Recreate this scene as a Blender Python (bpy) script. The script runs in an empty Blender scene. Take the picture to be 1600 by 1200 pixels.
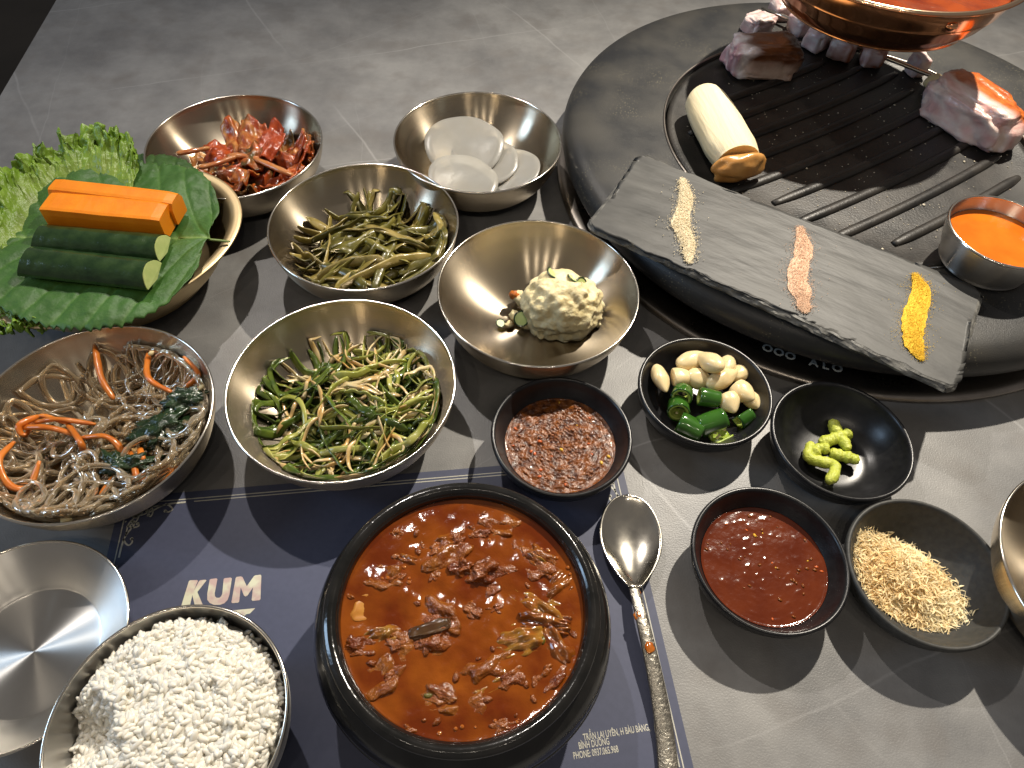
import bpy, math, random
import numpy as np
from mathutils import Vector, Matrix, noise as mnoise
random.seed(11); np.random.seed(11)
S = bpy.context.scene
COL = S.collection
PI = math.pi

# ------------------------------------------------------------------ camera
CAM_H = 0.36085
PITCH, ROLL, FPX = math.radians(53.770), math.radians(3.348), 1098.5
_fw = Vector((0, math.cos(PITCH), -math.sin(PITCH)))
_r0 = Vector((1, 0, 0)); _u0 = _r0.cross(_fw)
_rt = _r0 * math.cos(ROLL) + _u0 * math.sin(ROLL)
_up = -_r0 * math.sin(ROLL) + _u0 * math.cos(ROLL)
cd = bpy.data.cameras.new('camera'); cam = bpy.data.objects.new('camera', cd); COL.objects.link(cam)
m3 = Matrix((_rt, _up, -_fw)).transposed()
cam.matrix_world = Matrix.Translation((0, 0, CAM_H)) @ m3.to_4x4()
cd.sensor_width = 36.0; cd.lens = FPX / 1600 * 36.0
cd.clip_start = 0.005; cd.clip_end = 50
S.camera = cam

# ------------------------------------------------------------------ world, lamps, exposure
w = bpy.data.worlds.new('World'); S.world = w; w.use_nodes = True
bg = w.node_tree.nodes['Background']
bg.inputs[0].default_value = (1.0, 0.92, 0.86, 1); bg.inputs[1].default_value = 0.115
S.view_settings.view_transform = 'Standard'; S.view_settings.look = 'None'
S.view_settings.exposure = 0.30; S.view_settings.gamma = 1.0
S.cycles.use_denoising = True
S.cycles.max_bounces = 10; S.cycles.transmission_bounces = 8; S.cycles.glossy_bounces = 5
S.cycles.sample_clamp_indirect = 6.0; S.cycles.caustics_reflective = False; S.cycles.caustics_refractive = False

def lamp(loc, power, col, radius=0.02, target=None, cone=None, blend=0.4):
    d = bpy.data.lights.new('ceiling_spot', 'SPOT' if cone else 'POINT')
    d.energy = power; d.color = col; d.shadow_soft_size = radius
    o = bpy.data.objects.new('ceiling_spot', d); COL.objects.link(o); o.location = loc
    if cone:
        d.spot_size = math.radians(cone); d.spot_blend = blend
        o.rotation_euler = (Vector(target) - Vector(loc)).to_track_quat('-Z', 'Y').to_euler()
    return o
lamp((0.50, 0.95, 1.02), 92.0, (1.0, 0.91, 0.77), 0.012, (0.26, 0.30, 0), 66, 1.0)     # main spot over the grill
lamp((-0.36, 0.92, 1.05), 22.0, (1.0, 0.93, 0.86), 0.012, (-0.18, 0.20, 0), 64, 1.0)                              # second spot, far left
for x, y, p in ((-0.42, -0.55, 3.0), (-0.16, -0.62, 3.0), (0.10, -0.60, 2.2), (0.36, -0.52, 2.2)):
    lamp((x, y, 1.35), p, (1.0, 0.88, 0.72), 0.022)                                   # row over the diners
def area(loc, target, sx, sy, power, col):
    d = bpy.data.lights.new('window_light', 'AREA'); d.shape = 'RECTANGLE'; d.size = sx; d.size_y = sy
    d.energy = power; d.color = col
    o = bpy.data.objects.new('window_light', d); COL.objects.link(o); o.location = loc
    o.rotation_euler = (Vector(target) - Vector(loc)).to_track_quat('-Z', 'Y').to_euler()
area((-1.5, 0.15, 0.75), (0, 0.2, 0), 0.35, 0.5, 5.0, (0.50, 0.72, 1.0))                # bluish window, left

# ------------------------------------------------------------------ helpers
def at(px, py, z):
    d = _rt * ((px - 800) / FPX) - _up * ((py - 600) / FPX) + _fw
    t = (z - CAM_H) / d.z
    return Vector((t * d.x, t * d.y, z))
def n3(x, y, z): return mnoise.noise(Vector((x, y, z)))
def tag(o, label=None, cat=None, group=None, kind=None):
    if label: o['label'] = label
    if cat: o['category'] = cat
    if group: o['group'] = group
    if kind: o['kind'] = kind
    return o
def empty(name, loc=(0, 0, 0), rz=0.0):
    o = bpy.data.objects.new(name, None); COL.objects.link(o); o.location = loc; o.rotation_euler.z = rz
    o.empty_display_size = 0.01
    return o
def link(name, me, parent=None, loc=(0, 0, 0), rot=(0, 0, 0)):
    o = bpy.data.objects.new(name, me); COL.objects.link(o); o.parent = parent
    o.location = loc; o.rotation_euler = rot
    return o
def mkmesh(name, V, F, mat=None, smooth=True, col=None):
    me = bpy.data.meshes.new(name); me.from_pydata([tuple(v) for v in V], [], F); me.update()
    if smooth: me.polygons.foreach_set('use_smooth', [True] * len(me.polygons))
    if mat: me.materials.append(mat)
    if col is not None:
        a = me.color_attributes.new('Col', 'FLOAT_COLOR', 'POINT')
        flat = []
        for v in (V if callable(col) else col):
            c = col(v) if callable(col) else v
            flat += [c[0], c[1], c[2], 1.0]
        a.data.foreach_set('color', flat)
    return me
def mesh(name, V, F, mat=None, parent=None, loc=(0, 0, 0), rot=(0, 0, 0), smooth=True, col=None):
    return link(name, mkmesh(name, V, F, mat, smooth, col), parent, loc, rot)
def lathe(prof, n=96, sx=1.0, sy=1.0):
    V, F = [], []
    idx = []
    for r, z in prof:
        if r < 1e-6: idx.append((len(V),)); V.append((0, 0, z))
        else:
            idx.append(tuple(range(len(V), len(V) + n)))
            for k in range(n):
                a = 2 * PI * k / n; V.append((r * sx * math.cos(a), r * sy * math.sin(a), z))
    for a, b in zip(idx, idx[1:]):
        for k in range(n):
            k2 = (k + 1) % n
            if len(a) == 1 and len(b) == 1: continue
            if len(a) == 1: F.append((a[0], b[k], b[k2]))
            elif len(b) == 1: F.append((a[k], b[0], a[k2]))
            else: F.append((a[k], b[k], b[k2], a[k2]))
    return V, F
def smooth_path(P, n):
    P = [Vector(p) for p in P]
    if len(P) == 2: return [P[0].lerp(P[1], i / n) for i in range(n + 1)]
    Q = [P[0] * 2 - P[1]] + P + [P[-1] * 2 - P[-2]]
    out = []; m = len(P) - 1
    for i in range(n + 1):
        u = i / n * m; k = min(int(u), m - 1); t = u - k
        p0, p1, p2, p3 = Q[k], Q[k + 1], Q[k + 2], Q[k + 3]
        out.append(0.5 * ((2 * p1) + (p2 - p0) * t + (2 * p0 - 5 * p1 + 4 * p2 - p3) * t * t + (3 * p1 - p0 - 3 * p2 + p3) * t ** 3))
    return out
def sweep(P, a, b, n=8, taper=(0.5, 0.5), twist=0.0, twist0=0.0, wob=0.0, cap=True):
    """tube along P, half-widths a (sideways) and b (up)"""
    V, F = [], []; L = len(P)
    for i, p in enumerate(P):
        t = (P[min(i + 1, L - 1)] - P[max(i - 1, 0)])
        t = t.normalized() if t.length > 1e-9 else Vector((1, 0, 0))
        s = t.cross(Vector((0, 0, 1)))
        s = s.normalized() if s.length > 1e-4 else Vector((1, 0, 0))
        u = s.cross(t)
        f = i / (L - 1)
        k = 1.0
        if f < 0.12: k = taper[0] + (1 - taper[0]) * math.sin(f / 0.12 * PI / 2)
        if f > 0.88: k = taper[1] + (1 - taper[1]) * math.sin((1 - f) / 0.12 * PI / 2)
        if wob: k *= 1 + wob * n3(p.x * 150, p.y * 150, p.z * 150 + i * .1)
        ang = twist0 + twist * f
        for j in range(n):
            q = 2 * PI * j / n
            x, y = a * k * math.cos(q), b * k * math.sin(q)
            V.append(p + s * (x * math.cos(ang) - y * math.sin(ang)) + u * (x * math.sin(ang) + y * math.cos(ang)))
    for i in range(L - 1):
        for j in range(n):
            j2 = (j + 1) % n
            F.append((i * n + j, i * n + j2, (i + 1) * n + j2, (i + 1) * n + j))
    if cap:
        F.append(tuple(range(n - 1, -1, -1))); F.append(tuple((L - 1) * n + j for j in range(n)))
    return V, F
_ico = {}
def ico(sub):
    if sub not in _ico:
        import bmesh
        bm = bmesh.new(); bmesh.ops.create_icosphere(bm, subdivisions=sub, radius=1.0)
        bm.verts.ensure_lookup_table()
        _ico[sub] = ([v.co.copy() for v in bm.verts], [tuple(v.index for v in f.verts) for f in bm.faces]); bm.free()
    return _ico[sub]
def blob(dims, amp=0.15, fr=1.5, seed=0.0, sub=3, power=1.0, fine=0.0):
    """lumpy ellipsoid; power<1 makes it boxy"""
    V0, F = ico(sub); V = []
    for v in V0:
        p = v
        if power != 1.0:
            p = Vector([math.copysign(abs(c) ** power, c) for c in v])
        d = 1 + amp * n3(v.x * fr + seed, v.y * fr + seed * 1.7, v.z * fr - seed)
        if fine: d += fine * n3(v.x * fr * 4 + seed, v.y * fr * 4, v.z * fr * 4)
        V.append(Vector((p.x * dims[0] * d, p.y * dims[1] * d, p.z * dims[2] * d)))
    return V, F
def join(parts):
    V, F = [], []
    for v, f in parts:
        o = len(V); V += list(v); F += [tuple(i + o for i in q) for q in f]
    return V, F
def xf(VF, loc=(0, 0, 0), rz=0, rx=0, ry=0, sc=1.0):
    M = Matrix.Translation(loc) @ Matrix.Rotation(rz, 4, 'Z') @ Matrix.Rotation(ry, 4, 'Y') @ Matrix.Rotation(rx, 4, 'X') @ Matrix.Scale(sc, 4)
    return [M @ Vector(v) for v in VF[0]], VF[1]
def copy_tree(o, parent=None):
    c = o.copy(); COL.objects.link(c); c.parent = parent
    for ch in [k for k in o.children]: copy_tree(ch, c)
    return c
def interp(prof):
    R = [p[0] for p in prof]; Z = [p[1] for p in prof]
    return lambda r: float(np.interp(r, R, Z))

# ------------------------------------------------------------------ materials
MATS = {}
def mat(name, c1, c2=None, scale=60, rough=0.5, metal=0.0, bump=0.0, bscale=None, bdist=0.001, sss=0.0, sssr=(0.004, 0.002, 0.001),
        trans=0.0, ior=1.45, coat=0.0, spec=0.5, attr=False, var=0.0, aniso=0.0, detail=4, stretch=None, rvar=0.0, lo=0.35, hi=0.65, alpha=1.0):
    m = bpy.data.materials.new(name); m.use_nodes = True; N = m.node_tree.nodes; L = m.node_tree.links
    b = N['Principled BSDF']; MATS[name] = m
    b.inputs['Roughness'].default_value = rough; b.inputs['Metallic'].default_value = metal
    b.inputs['IOR'].default_value = ior; b.inputs['Specular IOR Level'].default_value = spec
    b.inputs['Transmission Weight'].default_value = trans; b.inputs['Coat Weight'].default_value = coat; b.inputs['Coat Roughness'].default_value = 0.08
    if sss:
        b.inputs['Subsurface Weight'].default_value = sss; b.inputs['Subsurface Radius'].default_value = (1, .85, .7)
        b.inputs['Subsurface Scale'].default_value = sssr[0]
    tc = N.new('ShaderNodeTexCoord'); vec = tc.outputs['Object']
    if stretch:
        mp = N.new('ShaderNodeMapping'); mp.inputs['Scale'].default_value = stretch; L.new(vec, mp.inputs[0]); vec = mp.outputs[0]
    nz = N.new('ShaderNodeTexNoise'); nz.inputs['Scale'].default_value = scale; nz.inputs['Detail'].default_value = detail
    L.new(vec, nz.inputs['Vector'])
    rp = N.new('ShaderNodeMapRange'); rp.inputs[1].default_value = lo; rp.inputs[2].default_value = hi; L.new(nz.outputs['Fac'], rp.inputs[0])
    mix = N.new('ShaderNodeMix'); mix.data_type = 'RGBA'; L.new(rp.outputs[0], mix.inputs['Factor'])
    c2 = c2 or c1
    mix.inputs['A'].default_value = (*c1, 1); mix.inputs['B'].default_value = (*c2, 1)
    out = mix.outputs['Result']
    if attr:
        at_ = N.new('ShaderNodeAttribute'); at_.attribute_name = 'Col'
        mu = N.new('ShaderNodeMix'); mu.data_type = 'RGBA'; mu.blend_type = 'MULTIPLY'; mu.inputs['Factor'].default_value = 1
        L.new(at_.outputs['Color'], mu.inputs['A']); L.new(out, mu.inputs['B']); out = mu.outputs['Result']
    if var:
        oi = N.new('ShaderNodeObjectInfo'); hs = N.new('ShaderNodeHueSaturation')
        r2 = N.new('ShaderNodeMapRange'); r2.inputs[3].default_value = 1 - var; r2.inputs[4].default_value = 1 + var
        L.new(oi.outputs['Random'], r2.inputs[0]); L.new(r2.outputs[0], hs.inputs['Value']); L.new(out, hs.inputs['Color']); out = hs.outputs['Color']
    L.new(out, b.inputs['Base Color'])
    if rvar:
        r3 = N.new('ShaderNodeMapRange'); r3.inputs[3].default_value = max(0.02, rough - rvar); r3.inputs[4].default_value = rough + rvar
        L.new(nz.outputs['Fac'], r3.inputs[0]); L.new(r3.outputs[0], b.inputs['Roughness'])
    if bump:
        nb = N.new('ShaderNodeTexNoise'); nb.inputs['Scale'].default_value = bscale or scale * 3; nb.inputs['Detail'].default_value = 5
        L.new(vec, nb.inputs['Vector'])
        bp = N.new('ShaderNodeBump'); bp.inputs['Strength'].default_value = bump; bp.inputs['Distance'].default_value = bdist
        L.new(nb.outputs['Fac'], bp.inputs['Height']); L.new(bp.outputs[0], b.inputs['Normal'])
    if aniso:
        b.inputs['Anisotropic'].default_value = aniso; b.inputs['Anisotropic Rotation'].default_value = 0.25
        tg = N.new('ShaderNodeTangent'); tg.direction_type = 'RADIAL'; tg.axis = 'Z'; L.new(tg.outputs[0], b.inputs['Tangent'])
    return m

def steel_mat(name, c1, c2, rough, aniso=1.0, ringfreq=900.0, blotch=0.03):
    """spun steel: fine turning rings plus faint smears"""
    m = mat(name, c1, c2, scale=45, rough=rough, metal=1.0, aniso=aniso, rvar=blotch)
    N = m.node_tree.nodes; L = m.node_tree.links; b = N['Principled BSDF']
    tc = N.new('ShaderNodeTexCoord'); sp = N.new('ShaderNodeSeparateXYZ'); L.new(tc.outputs['Object'], sp.inputs[0])
    cb = N.new('ShaderNodeCombineXYZ'); ln = N.new('ShaderNodeVectorMath'); ln.operation = 'LENGTH'; L.new(tc.outputs['Object'], ln.inputs[0])
    L.new(ln.outputs['Value'], cb.inputs[0])
    nz = N.new('ShaderNodeTexNoise'); nz.inputs['Scale'].default_value = ringfreq; nz.inputs['Detail'].default_value = 3; L.new(cb.outputs[0], nz.inputs['Vector'])
    bp = N.new('ShaderNodeBump'); bp.inputs['Strength'].default_value = 0.06; bp.inputs['Distance'].default_value = 0.0002
    L.new(nz.outputs['Fac'], bp.inputs['Height']); L.new(bp.outputs[0], b.inputs['Normal'])
    return m
STEEL = steel_mat('spun_steel', (0.56, 0.475, 0.35), (0.50, 0.425, 0.32), 0.25)
STEEL_RIM = mat('steel_rim', (0.80, 0.75, 0.66), rough=0.16, metal=1.0)
STEEL_COOL = steel_mat('scratched_steel', (0.70, 0.68, 0.64), (0.62, 0.60, 0.56), 0.30, 0.95, 700, 0.06)
SPOON = mat('spoon_steel', (0.68, 0.64, 0.56), (0.60, 0.56, 0.48), scale=150, rough=0.2, metal=1.0, rvar=0.1)
BRASS = mat('brass', (0.72, 0.57, 0.33), (0.66, 0.51, 0.30), scale=80, rough=0.48, metal=1.0, rvar=0.08)
COPPER = steel_mat('copper', (0.86, 0.42, 0.22), (0.80, 0.36, 0.17), 0.14, 0.5, 500, 0.04)
BLACKGLAZE = mat('black_melamine', (0.009, 0.009, 0.010), (0.014, 0.014, 0.015), scale=200, rough=0.30, bump=0.05, bscale=900, bdist=0.0004, rvar=0.06)
BLACKMATTE = mat('black_stoneware', (0.030, 0.030, 0.028), (0.045, 0.044, 0.040), scale=300, rough=0.55, bump=0.1, bscale=900, bdist=0.0004)
POTGLAZE = mat('black_earthenware_glaze', (0.006, 0.006, 0.0055), (0.013, 0.012, 0.011), scale=90, rough=0.16, bump=0.35, bscale=160, bdist=0.0008, coat=0.4, rvar=0.08)
IRON = mat('cast_iron_coating', (0.018, 0.018, 0.018), (0.032, 0.031, 0.029), scale=30, rough=0.5, bump=0.35, bscale=1500, bdist=0.0003, rvar=0.12)

def table_mat():
    m = bpy.data.materials.new('stone_laminate'); m.use_nodes = True; N = m.node_tree.nodes; L = m.node_tree.links
    b = N['Principled BSDF']; tc = N.new('ShaderNodeTexCoord'); v = tc.outputs['Object']
    n1 = N.new('ShaderNodeTexNoise'); n1.inputs['Scale'].default_value = 9; n1.inputs['Detail'].default_value = 8; n1.inputs['Roughness'].default_value = 0.66; L.new(v, n1.inputs['Vector'])
    cr = N.new('ShaderNodeValToRGB'); e = cr.color_ramp.elements
    e[0].position = 0.30; e[0].color = (0.118, 0.117, 0.118, 1); e[1].position = 0.70; e[1].color = (0.285, 0.280, 0.272, 1)
    L.new(n1.outputs['Fac'], cr.inputs[0])
    # brownish cloud
    n2 = N.new('ShaderNodeTexNoise'); n2.inputs['Scale'].default_value = 34; n2.inputs['Detail'].default_value = 7; L.new(v, n2.inputs['Vector'])
    r2 = N.new('ShaderNodeMapRange'); r2.inputs[1].default_value = 0.5; r2.inputs[2].default_value = 0.75; r2.inputs[4].default_value = 0.75; L.new(n2.outputs['Fac'], r2.inputs[0])
    mx = N.new('ShaderNodeMix'); mx.data_type = 'RGBA'; L.new(r2.outputs[0], mx.inputs['Factor']); L.new(cr.outputs[0], mx.inputs['A']); mx.inputs['B'].default_value = (0.150, 0.140, 0.132, 1)
    out = mx.outputs['Result']
    # thin pale veins: zero set of warped noise, two directions
    wn = N.new('ShaderNodeTexNoise'); wn.inputs['Scale'].default_value = 6; wn.inputs['Detail'].default_value = 6; L.new(v, wn.inputs['Vector'])
    def mth(op, a, b_=None):
        n_ = N.new('ShaderNodeMath'); n_.operation = op
        for q, x in enumerate((a, b_)):
            if x is None: continue
            if isinstance(x, (int, float)): n_.inputs[q].default_value = x
            else: L.new(x, n_.inputs[q])
        return n_.outputs[0]
    for k, (ang, f, ph, wd, warp, amt, str_) in enumerate(((1.93, 6.3, .30, .0060, .028, .34, .6), (.62, 4.4, .62, .0060, .022, .34, .55), (2.35, 9.0, .1, .0050, .040, .31, .35), (.25, 7.7, .4, .0045, .035, .31, .3))):
        ad = N.new('ShaderNodeVectorMath'); ad.operation = 'MULTIPLY_ADD'; ad.inputs[1].default_value = (warp, warp, 0); L.new(wn.outputs['Color'], ad.inputs[0]); L.new(v, ad.inputs[2])
        dt = N.new('ShaderNodeVectorMath'); dt.operation = 'DOT_PRODUCT'; dt.inputs[1].default_value = (math.cos(ang), math.sin(ang), 0); L.new(ad.outputs[0], dt.inputs[0])
        t = mth('FRACT', mth('ADD', mth('MULTIPLY', dt.outputs['Value'], f), ph + 10))
        dist = mth('ABSOLUTE', mth('SUBTRACT', t, 0.5))
        mr = N.new('ShaderNodeMapRange'); mr.inputs[1].default_value = wd * .25; mr.inputs[2].default_value = wd; mr.inputs[3].default_value = str_; mr.inputs[4].default_value = 0; L.new(dist, mr.inputs[0])
        n5 = N.new('ShaderNodeTexNoise'); n5.inputs['Scale'].default_value = 5.5; n5.inputs['Detail'].default_value = 5
        mp = N.new('ShaderNodeMapping'); mp.inputs['Location'].default_value = (k * 3.7 + .35, k * 1.3, 0); L.new(v, mp.inputs[0]); L.new(mp.outputs[0], n5.inputs['Vector'])
        r5 = N.new('ShaderNodeMapRange'); r5.inputs[1].default_value = 0.42; r5.inputs[2].default_value = 0.62; L.new(n5.outputs['Fac'], r5.inputs[0])
        m2 = N.new('ShaderNodeMix'); m2.data_type = 'RGBA'; L.new(mth('MULTIPLY', mr.outputs[0], r5.outputs[0]), m2.inputs['Factor']); L.new(out, m2.inputs['A']); m2.inputs['B'].default_value = (amt, amt * .99, amt * .98, 1); out = m2.outputs['Result']
    L.new(out, b.inputs['Base Color'])
    b.inputs['Roughness'].default_value = 0.42; b.inputs['Specular IOR Level'].default_value = 0.45
    nb = N.new('ShaderNodeTexNoise'); nb.inputs['Scale'].default_value = 1100; nb.inputs['Detail'].default_value = 2; L.new(v, nb.inputs['Vector'])
    bp = N.new('ShaderNodeBump'); bp.inputs['Strength'].default_value = 0.45; bp.inputs['Distance'].default_value = 0.0003; L.new(nb.outputs['Fac'], bp.inputs['Height']); L.new(bp.outputs[0], b.inputs['Normal'])
    return m
TABLE = table_mat()

# ------------------------------------------------------------------ setting: table, floor
e0, e1 = at(88, 0, 0), at(0, 150, 0)
d = (e1 - e0).normalized()
L0, L1 = e0 - d * 0.9, e1 + d * 1.1
V = []
out = [(L1.x, L1.y), (1.1, -0.55), (1.1, 1.6), (L0.x, L0.y)]
V = [(x, y, 0) for x, y in out] + [(x, y, -0.03) for x, y in out]
F = [(0, 1, 2, 3), (7, 6, 5, 4)] + [(i, i + 4, (i + 1) % 4 + 4, (i + 1) % 4) for i in range(4)]
tb = mesh('table', V, F, TABLE, smooth=False); tag(tb, kind='structure')
fl = mesh('floor', [(-4, -3, -0.74), (4, -3, -0.74), (4, 5, -0.74), (-4, 5, -0.74)], [(0, 1, 2, 3)], mat('dark_floor', (0.016, 0.014, 0.012), (0.03, 0.026, 0.022), scale=6, rough=0.5)); tag(fl, kind='structure')

# ------------------------------------------------------------------ steel bowls
SR, SZ = 0.0636, 0.038
S_IN = [(0, .0030), (.024, .0034), (.034, .0058), (.044, .0112), (.052, .0182), (.058, .0265), (.0617, .0345), (.0627, .0380)]
S_OUT = [(.0634, .0380), (.0628, .0335), (.0600, .0245), (.0545, .0150), (.046, .0070), (.037, .0018), (.034, 0.0), (0, 0.0)]
s_in = interp(S_IN)
def curve_prof(p, n):
    q = smooth_path([(a, 0, b) for a, b in p], n); return [(max(v.x, 0), v.z) for v in q]
_bp = curve_prof(S_IN, 40) + [(.0631, .0384)] + curve_prof(S_OUT, 34); _bp[0] = (0, _bp[0][1]); _bp[-1] = (0, 0)
steel_me = mkmesh('bowl', *lathe(_bp, 128), STEEL)
def ring_me(name, R, r, z, m, n=128):
    return mkmesh(name, *lathe([(R + r * math.cos(a), z + r * math.sin(a)) for a in [2 * PI * k / 8 for k in range(9)]], n), m)
rim_me = ring_me('rim', .0631, .00075, .0383, STEEL_RIM)
sc = (CAM_H - SZ) / (CAM_H - 0.042136)
BOWLS = {'kimchi': (-.2125, .4357), 'radish': (-.0362, .4581), 'pickle': (-.1046, .3588), 'potato': (.0130, .3082), 'scallion': (-.0941, .2266), 'japchae': (-.2217, .1958)}
BLAB = {'kimchi': 'brushed steel bowl holding red kimchi behind the leafy plate', 'radish': 'brushed steel bowl holding thin white radish slices near the grill',
        'pickle': 'brushed steel bowl holding olive green pickled stems', 'potato': 'brushed steel bowl holding a scoop of potato salad',
        'scallion': 'brushed steel bowl holding shredded green scallion salad', 'japchae': 'brushed steel bowl holding glass noodles with carrot strips'}
BC = {}
proto = None
for k, (x, y) in BOWLS.items():
    c = Vector((x * sc, y * sc, 0.0006)); BC[k] = c
    if proto is None:
        proto = empty('steel_bowl', c); link('bowl', steel_me, proto); link('rim', rim_me, proto); b = proto
    else:
        b = copy_tree(proto); b.location = c
    b.rotation_euler.z = random.uniform(0, 6)
    tag(b, BLAB[k], 'bowl', 'brushed steel side dish bowls')
# another one, cut by the right edge of the picture
b = copy_tree(proto); b.location = (0.3095, 0.1390, 0.0006); tag(b, 'brushed steel bowl cut off at the right edge beside the flake bowl', 'bowl', 'brushed steel side dish bowls')

# ------------------------------------------------------------------ black sauce bowls
BZ = 0.024
B_IN = [(0, .0030), (.018, .0033), (.0255, .0062), (.0315, .0118), (.0355, .0180), (.0378, .0232)]
B_OUT = [(.0404, .0226), (.0398, .0195), (.0392, .0185), (.0370, .0120), (.0315, .0050), (.0250, .0010), (.024, 0.0), (0, 0)]
b_in = interp(B_IN)
_p = curve_prof(B_IN, 28) + [(.0384, .0241), (.0393, .0244), (.0401, .0238)] + curve_prof(B_OUT, 30); _p[0] = (0, _p[0][1]); _p[-1] = (0, 0)
black_me = mkmesh('sauce_bowl', *lathe(_p, 112), BLACKGLAZE)
matte_me = mkmesh('sauce_bowl', *lathe(_p, 112), BLACKMATTE)
sb = (CAM_H - BZ) / (CAM_H - 0.03495)
SB = {'ssam': (.0288, .2069), 'garlic': (.1117, .243), 'wasabi': (.1844, .2149), 'red': (.132, .1422), 'crumb': (.209, .1402)}
SLAB = {'ssam': 'small black bowl of chunky brown soybean paste beside the stew pot', 'garlic': 'small black bowl of garlic cloves and green chilli pieces',
        'wasabi': 'small black bowl with green wasabi in it, half in the grill shadow', 'red': 'small black bowl of smooth red sauce',
        'crumb': 'small matte black bowl of pale dried flakes'}
SC = {}
for k, (x, y) in SB.items():
    c = Vector((x * sb, y * sb, 0.0006)); SC[k] = c
    o = link('sauce_bowl', matte_me if k == 'crumb' else black_me, None, c); o.scale = (.995, .995, 1)
    tag(o, SLAB[k], 'sauce bowl', 'black sauce bowls')

# ------------------------------------------------------------------ strips in a bowl
def heap_strip(c, inner, lay, T, RH, length, a, b, n=20, curl=0.0, head=None, start=None, off=(0, 0), und=0.002, sides=7, taper=(.5, .5), twist=0.0, lim=0.055, wander=0.3, lift=0.0):
    """path of one strand lying in layer lay (0..1) of a heap of thickness T"""
    if start is None:
        rr = RH * math.sqrt(random.random()) * 0.95; aa = random.uniform(0, 2 * PI); p = Vector((off[0] + rr * math.cos(aa), off[1] + rr * math.sin(aa)))
    else: p = Vector(start)
    hd = random.uniform(0, 2 * PI) if head is None else head
    pts2 = []; h = hd; q = p.copy(); ds = length / n
    p0 = p - Vector((math.cos(hd), math.sin(hd))) * length * 0.5 if start is None else p
    q = p0; k = curl; sd = random.uniform(0, 100)
    if q.length > lim * .97: q = q * (lim * .97 / q.length)
    for i in range(n + 1):
        pts2.append(q.copy())
        h += (k + wander * 60 * n3(i * .23, sd, 1.0)) * ds
        q = q + Vector((math.cos(h), math.sin(h))) * ds
        if q.length > lim: # turn along the wall
            q = q * (lim / q.length); h += 0.25 * (1 if (math.cos(h) * -q.y + math.sin(h) * q.x) > 0 else -1)
    P = []
    for i, q in enumerate(pts2):
        dd = ((q.x - off[0]) ** 2 + (q.y - off[1]) ** 2) / (RH * RH)
        t = T * max(0.0, 1 - dd) ** 0.8
        z = inner(min(q.length + b, lim + .004)) + b * 1.1 + lay * t + und * n3(i * .25, sd + 9, 0) + lift * (i / n)
        P.append(Vector((q.x, q.y, max(z, inner(min(q.length + a, lim + 0.004)) + b))))
    return sweep(P, a, b, sides, taper, twist, random.uniform(0, 3), wob=.25)
def heap_base(name, root, inner, T, RH, off, m, lim=.056, col=None, amp=.3, fr=120):
    V, F = [], []; nr, na = 16, 48
    for i in range(nr + 1):
        for j in range(na):
            r = RH * i / nr; a = 2 * PI * j / na; x, y = off[0] + r * math.cos(a), off[1] + r * math.sin(a)
            q = math.hypot(x, y)
            if q > lim: x, y = x * lim / q, y * lim / q; q = lim
            t = T * max(0, 1 - (i / nr) ** 2); t *= 1 + amp * n3(x * fr, y * fr, 3.3)
            V.append((x, y, inner(q) + 0.0006 + t))
    for i in range(nr):
        for j in range(na):
            F.append((i * na + j, (i + 1) * na + j, (i + 1) * na + (j + 1) % na, i * na + (j + 1) % na))
    return mesh(name, V, F, m, root)

# ---- scallion salad
GREEN_D = mat('scallion_green', (0.036, 0.066, 0.010), (0.095, 0.130, 0.018), scale=120, rough=0.22, bump=0.3, bscale=500, bdist=.0004, var=.35, coat=.3)
GREEN_L = mat('scallion_light_green', (0.22, 0.24, 0.035), (0.34, 0.33, 0.09), scale=90, rough=0.25, bump=0.3, bscale=500, bdist=.0004, var=.25, coat=.3)
WHITE_S = mat('scallion_white', (0.62, 0.52, 0.30), (0.50, 0.30, 0.09), scale=60, rough=0.25, bump=0.3, bscale=500, bdist=.0004, var=.2, coat=.3, sss=.2, sssr=(.002,))
sal = empty('scallion_salad', BC['scallion']); tag(sal, 'tangled dark green and white scallion shreds dressed with chilli', 'salad')
heap_base('salad_base', sal, s_in, .012, .040, (.008, -.006), GREEN_D)
N = 230
for i in range(N):
    lay = i / N; u = random.random()
    off = (.009, -.005)
    if u < .48 - .1 * lay: m, a = GREEN_D, random.uniform(.0012, .0027)
    elif u < .70: m, a = GREEN_L, random.uniform(.0012, .0023)
    else: m, a = WHITE_S, random.uniform(.0010, .0019)
    cv = random.choice((-1, 1)) * random.uniform(10, 70) if random.random() < .7 else random.uniform(-15, 15)
    VF = heap_strip(None, s_in, lay ** .8, .029, .051, random.uniform(.03, .075), a, random.uniform(.0003, .0006) if m is not WHITE_S else .0006, 22, cv, off=off, und=.005, sides=6, taper=(.3, .2), twist=random.uniform(-2, 2), lim=.0525, wander=.45)
    mesh('scallion_strip', *VF, m, sal)

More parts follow.
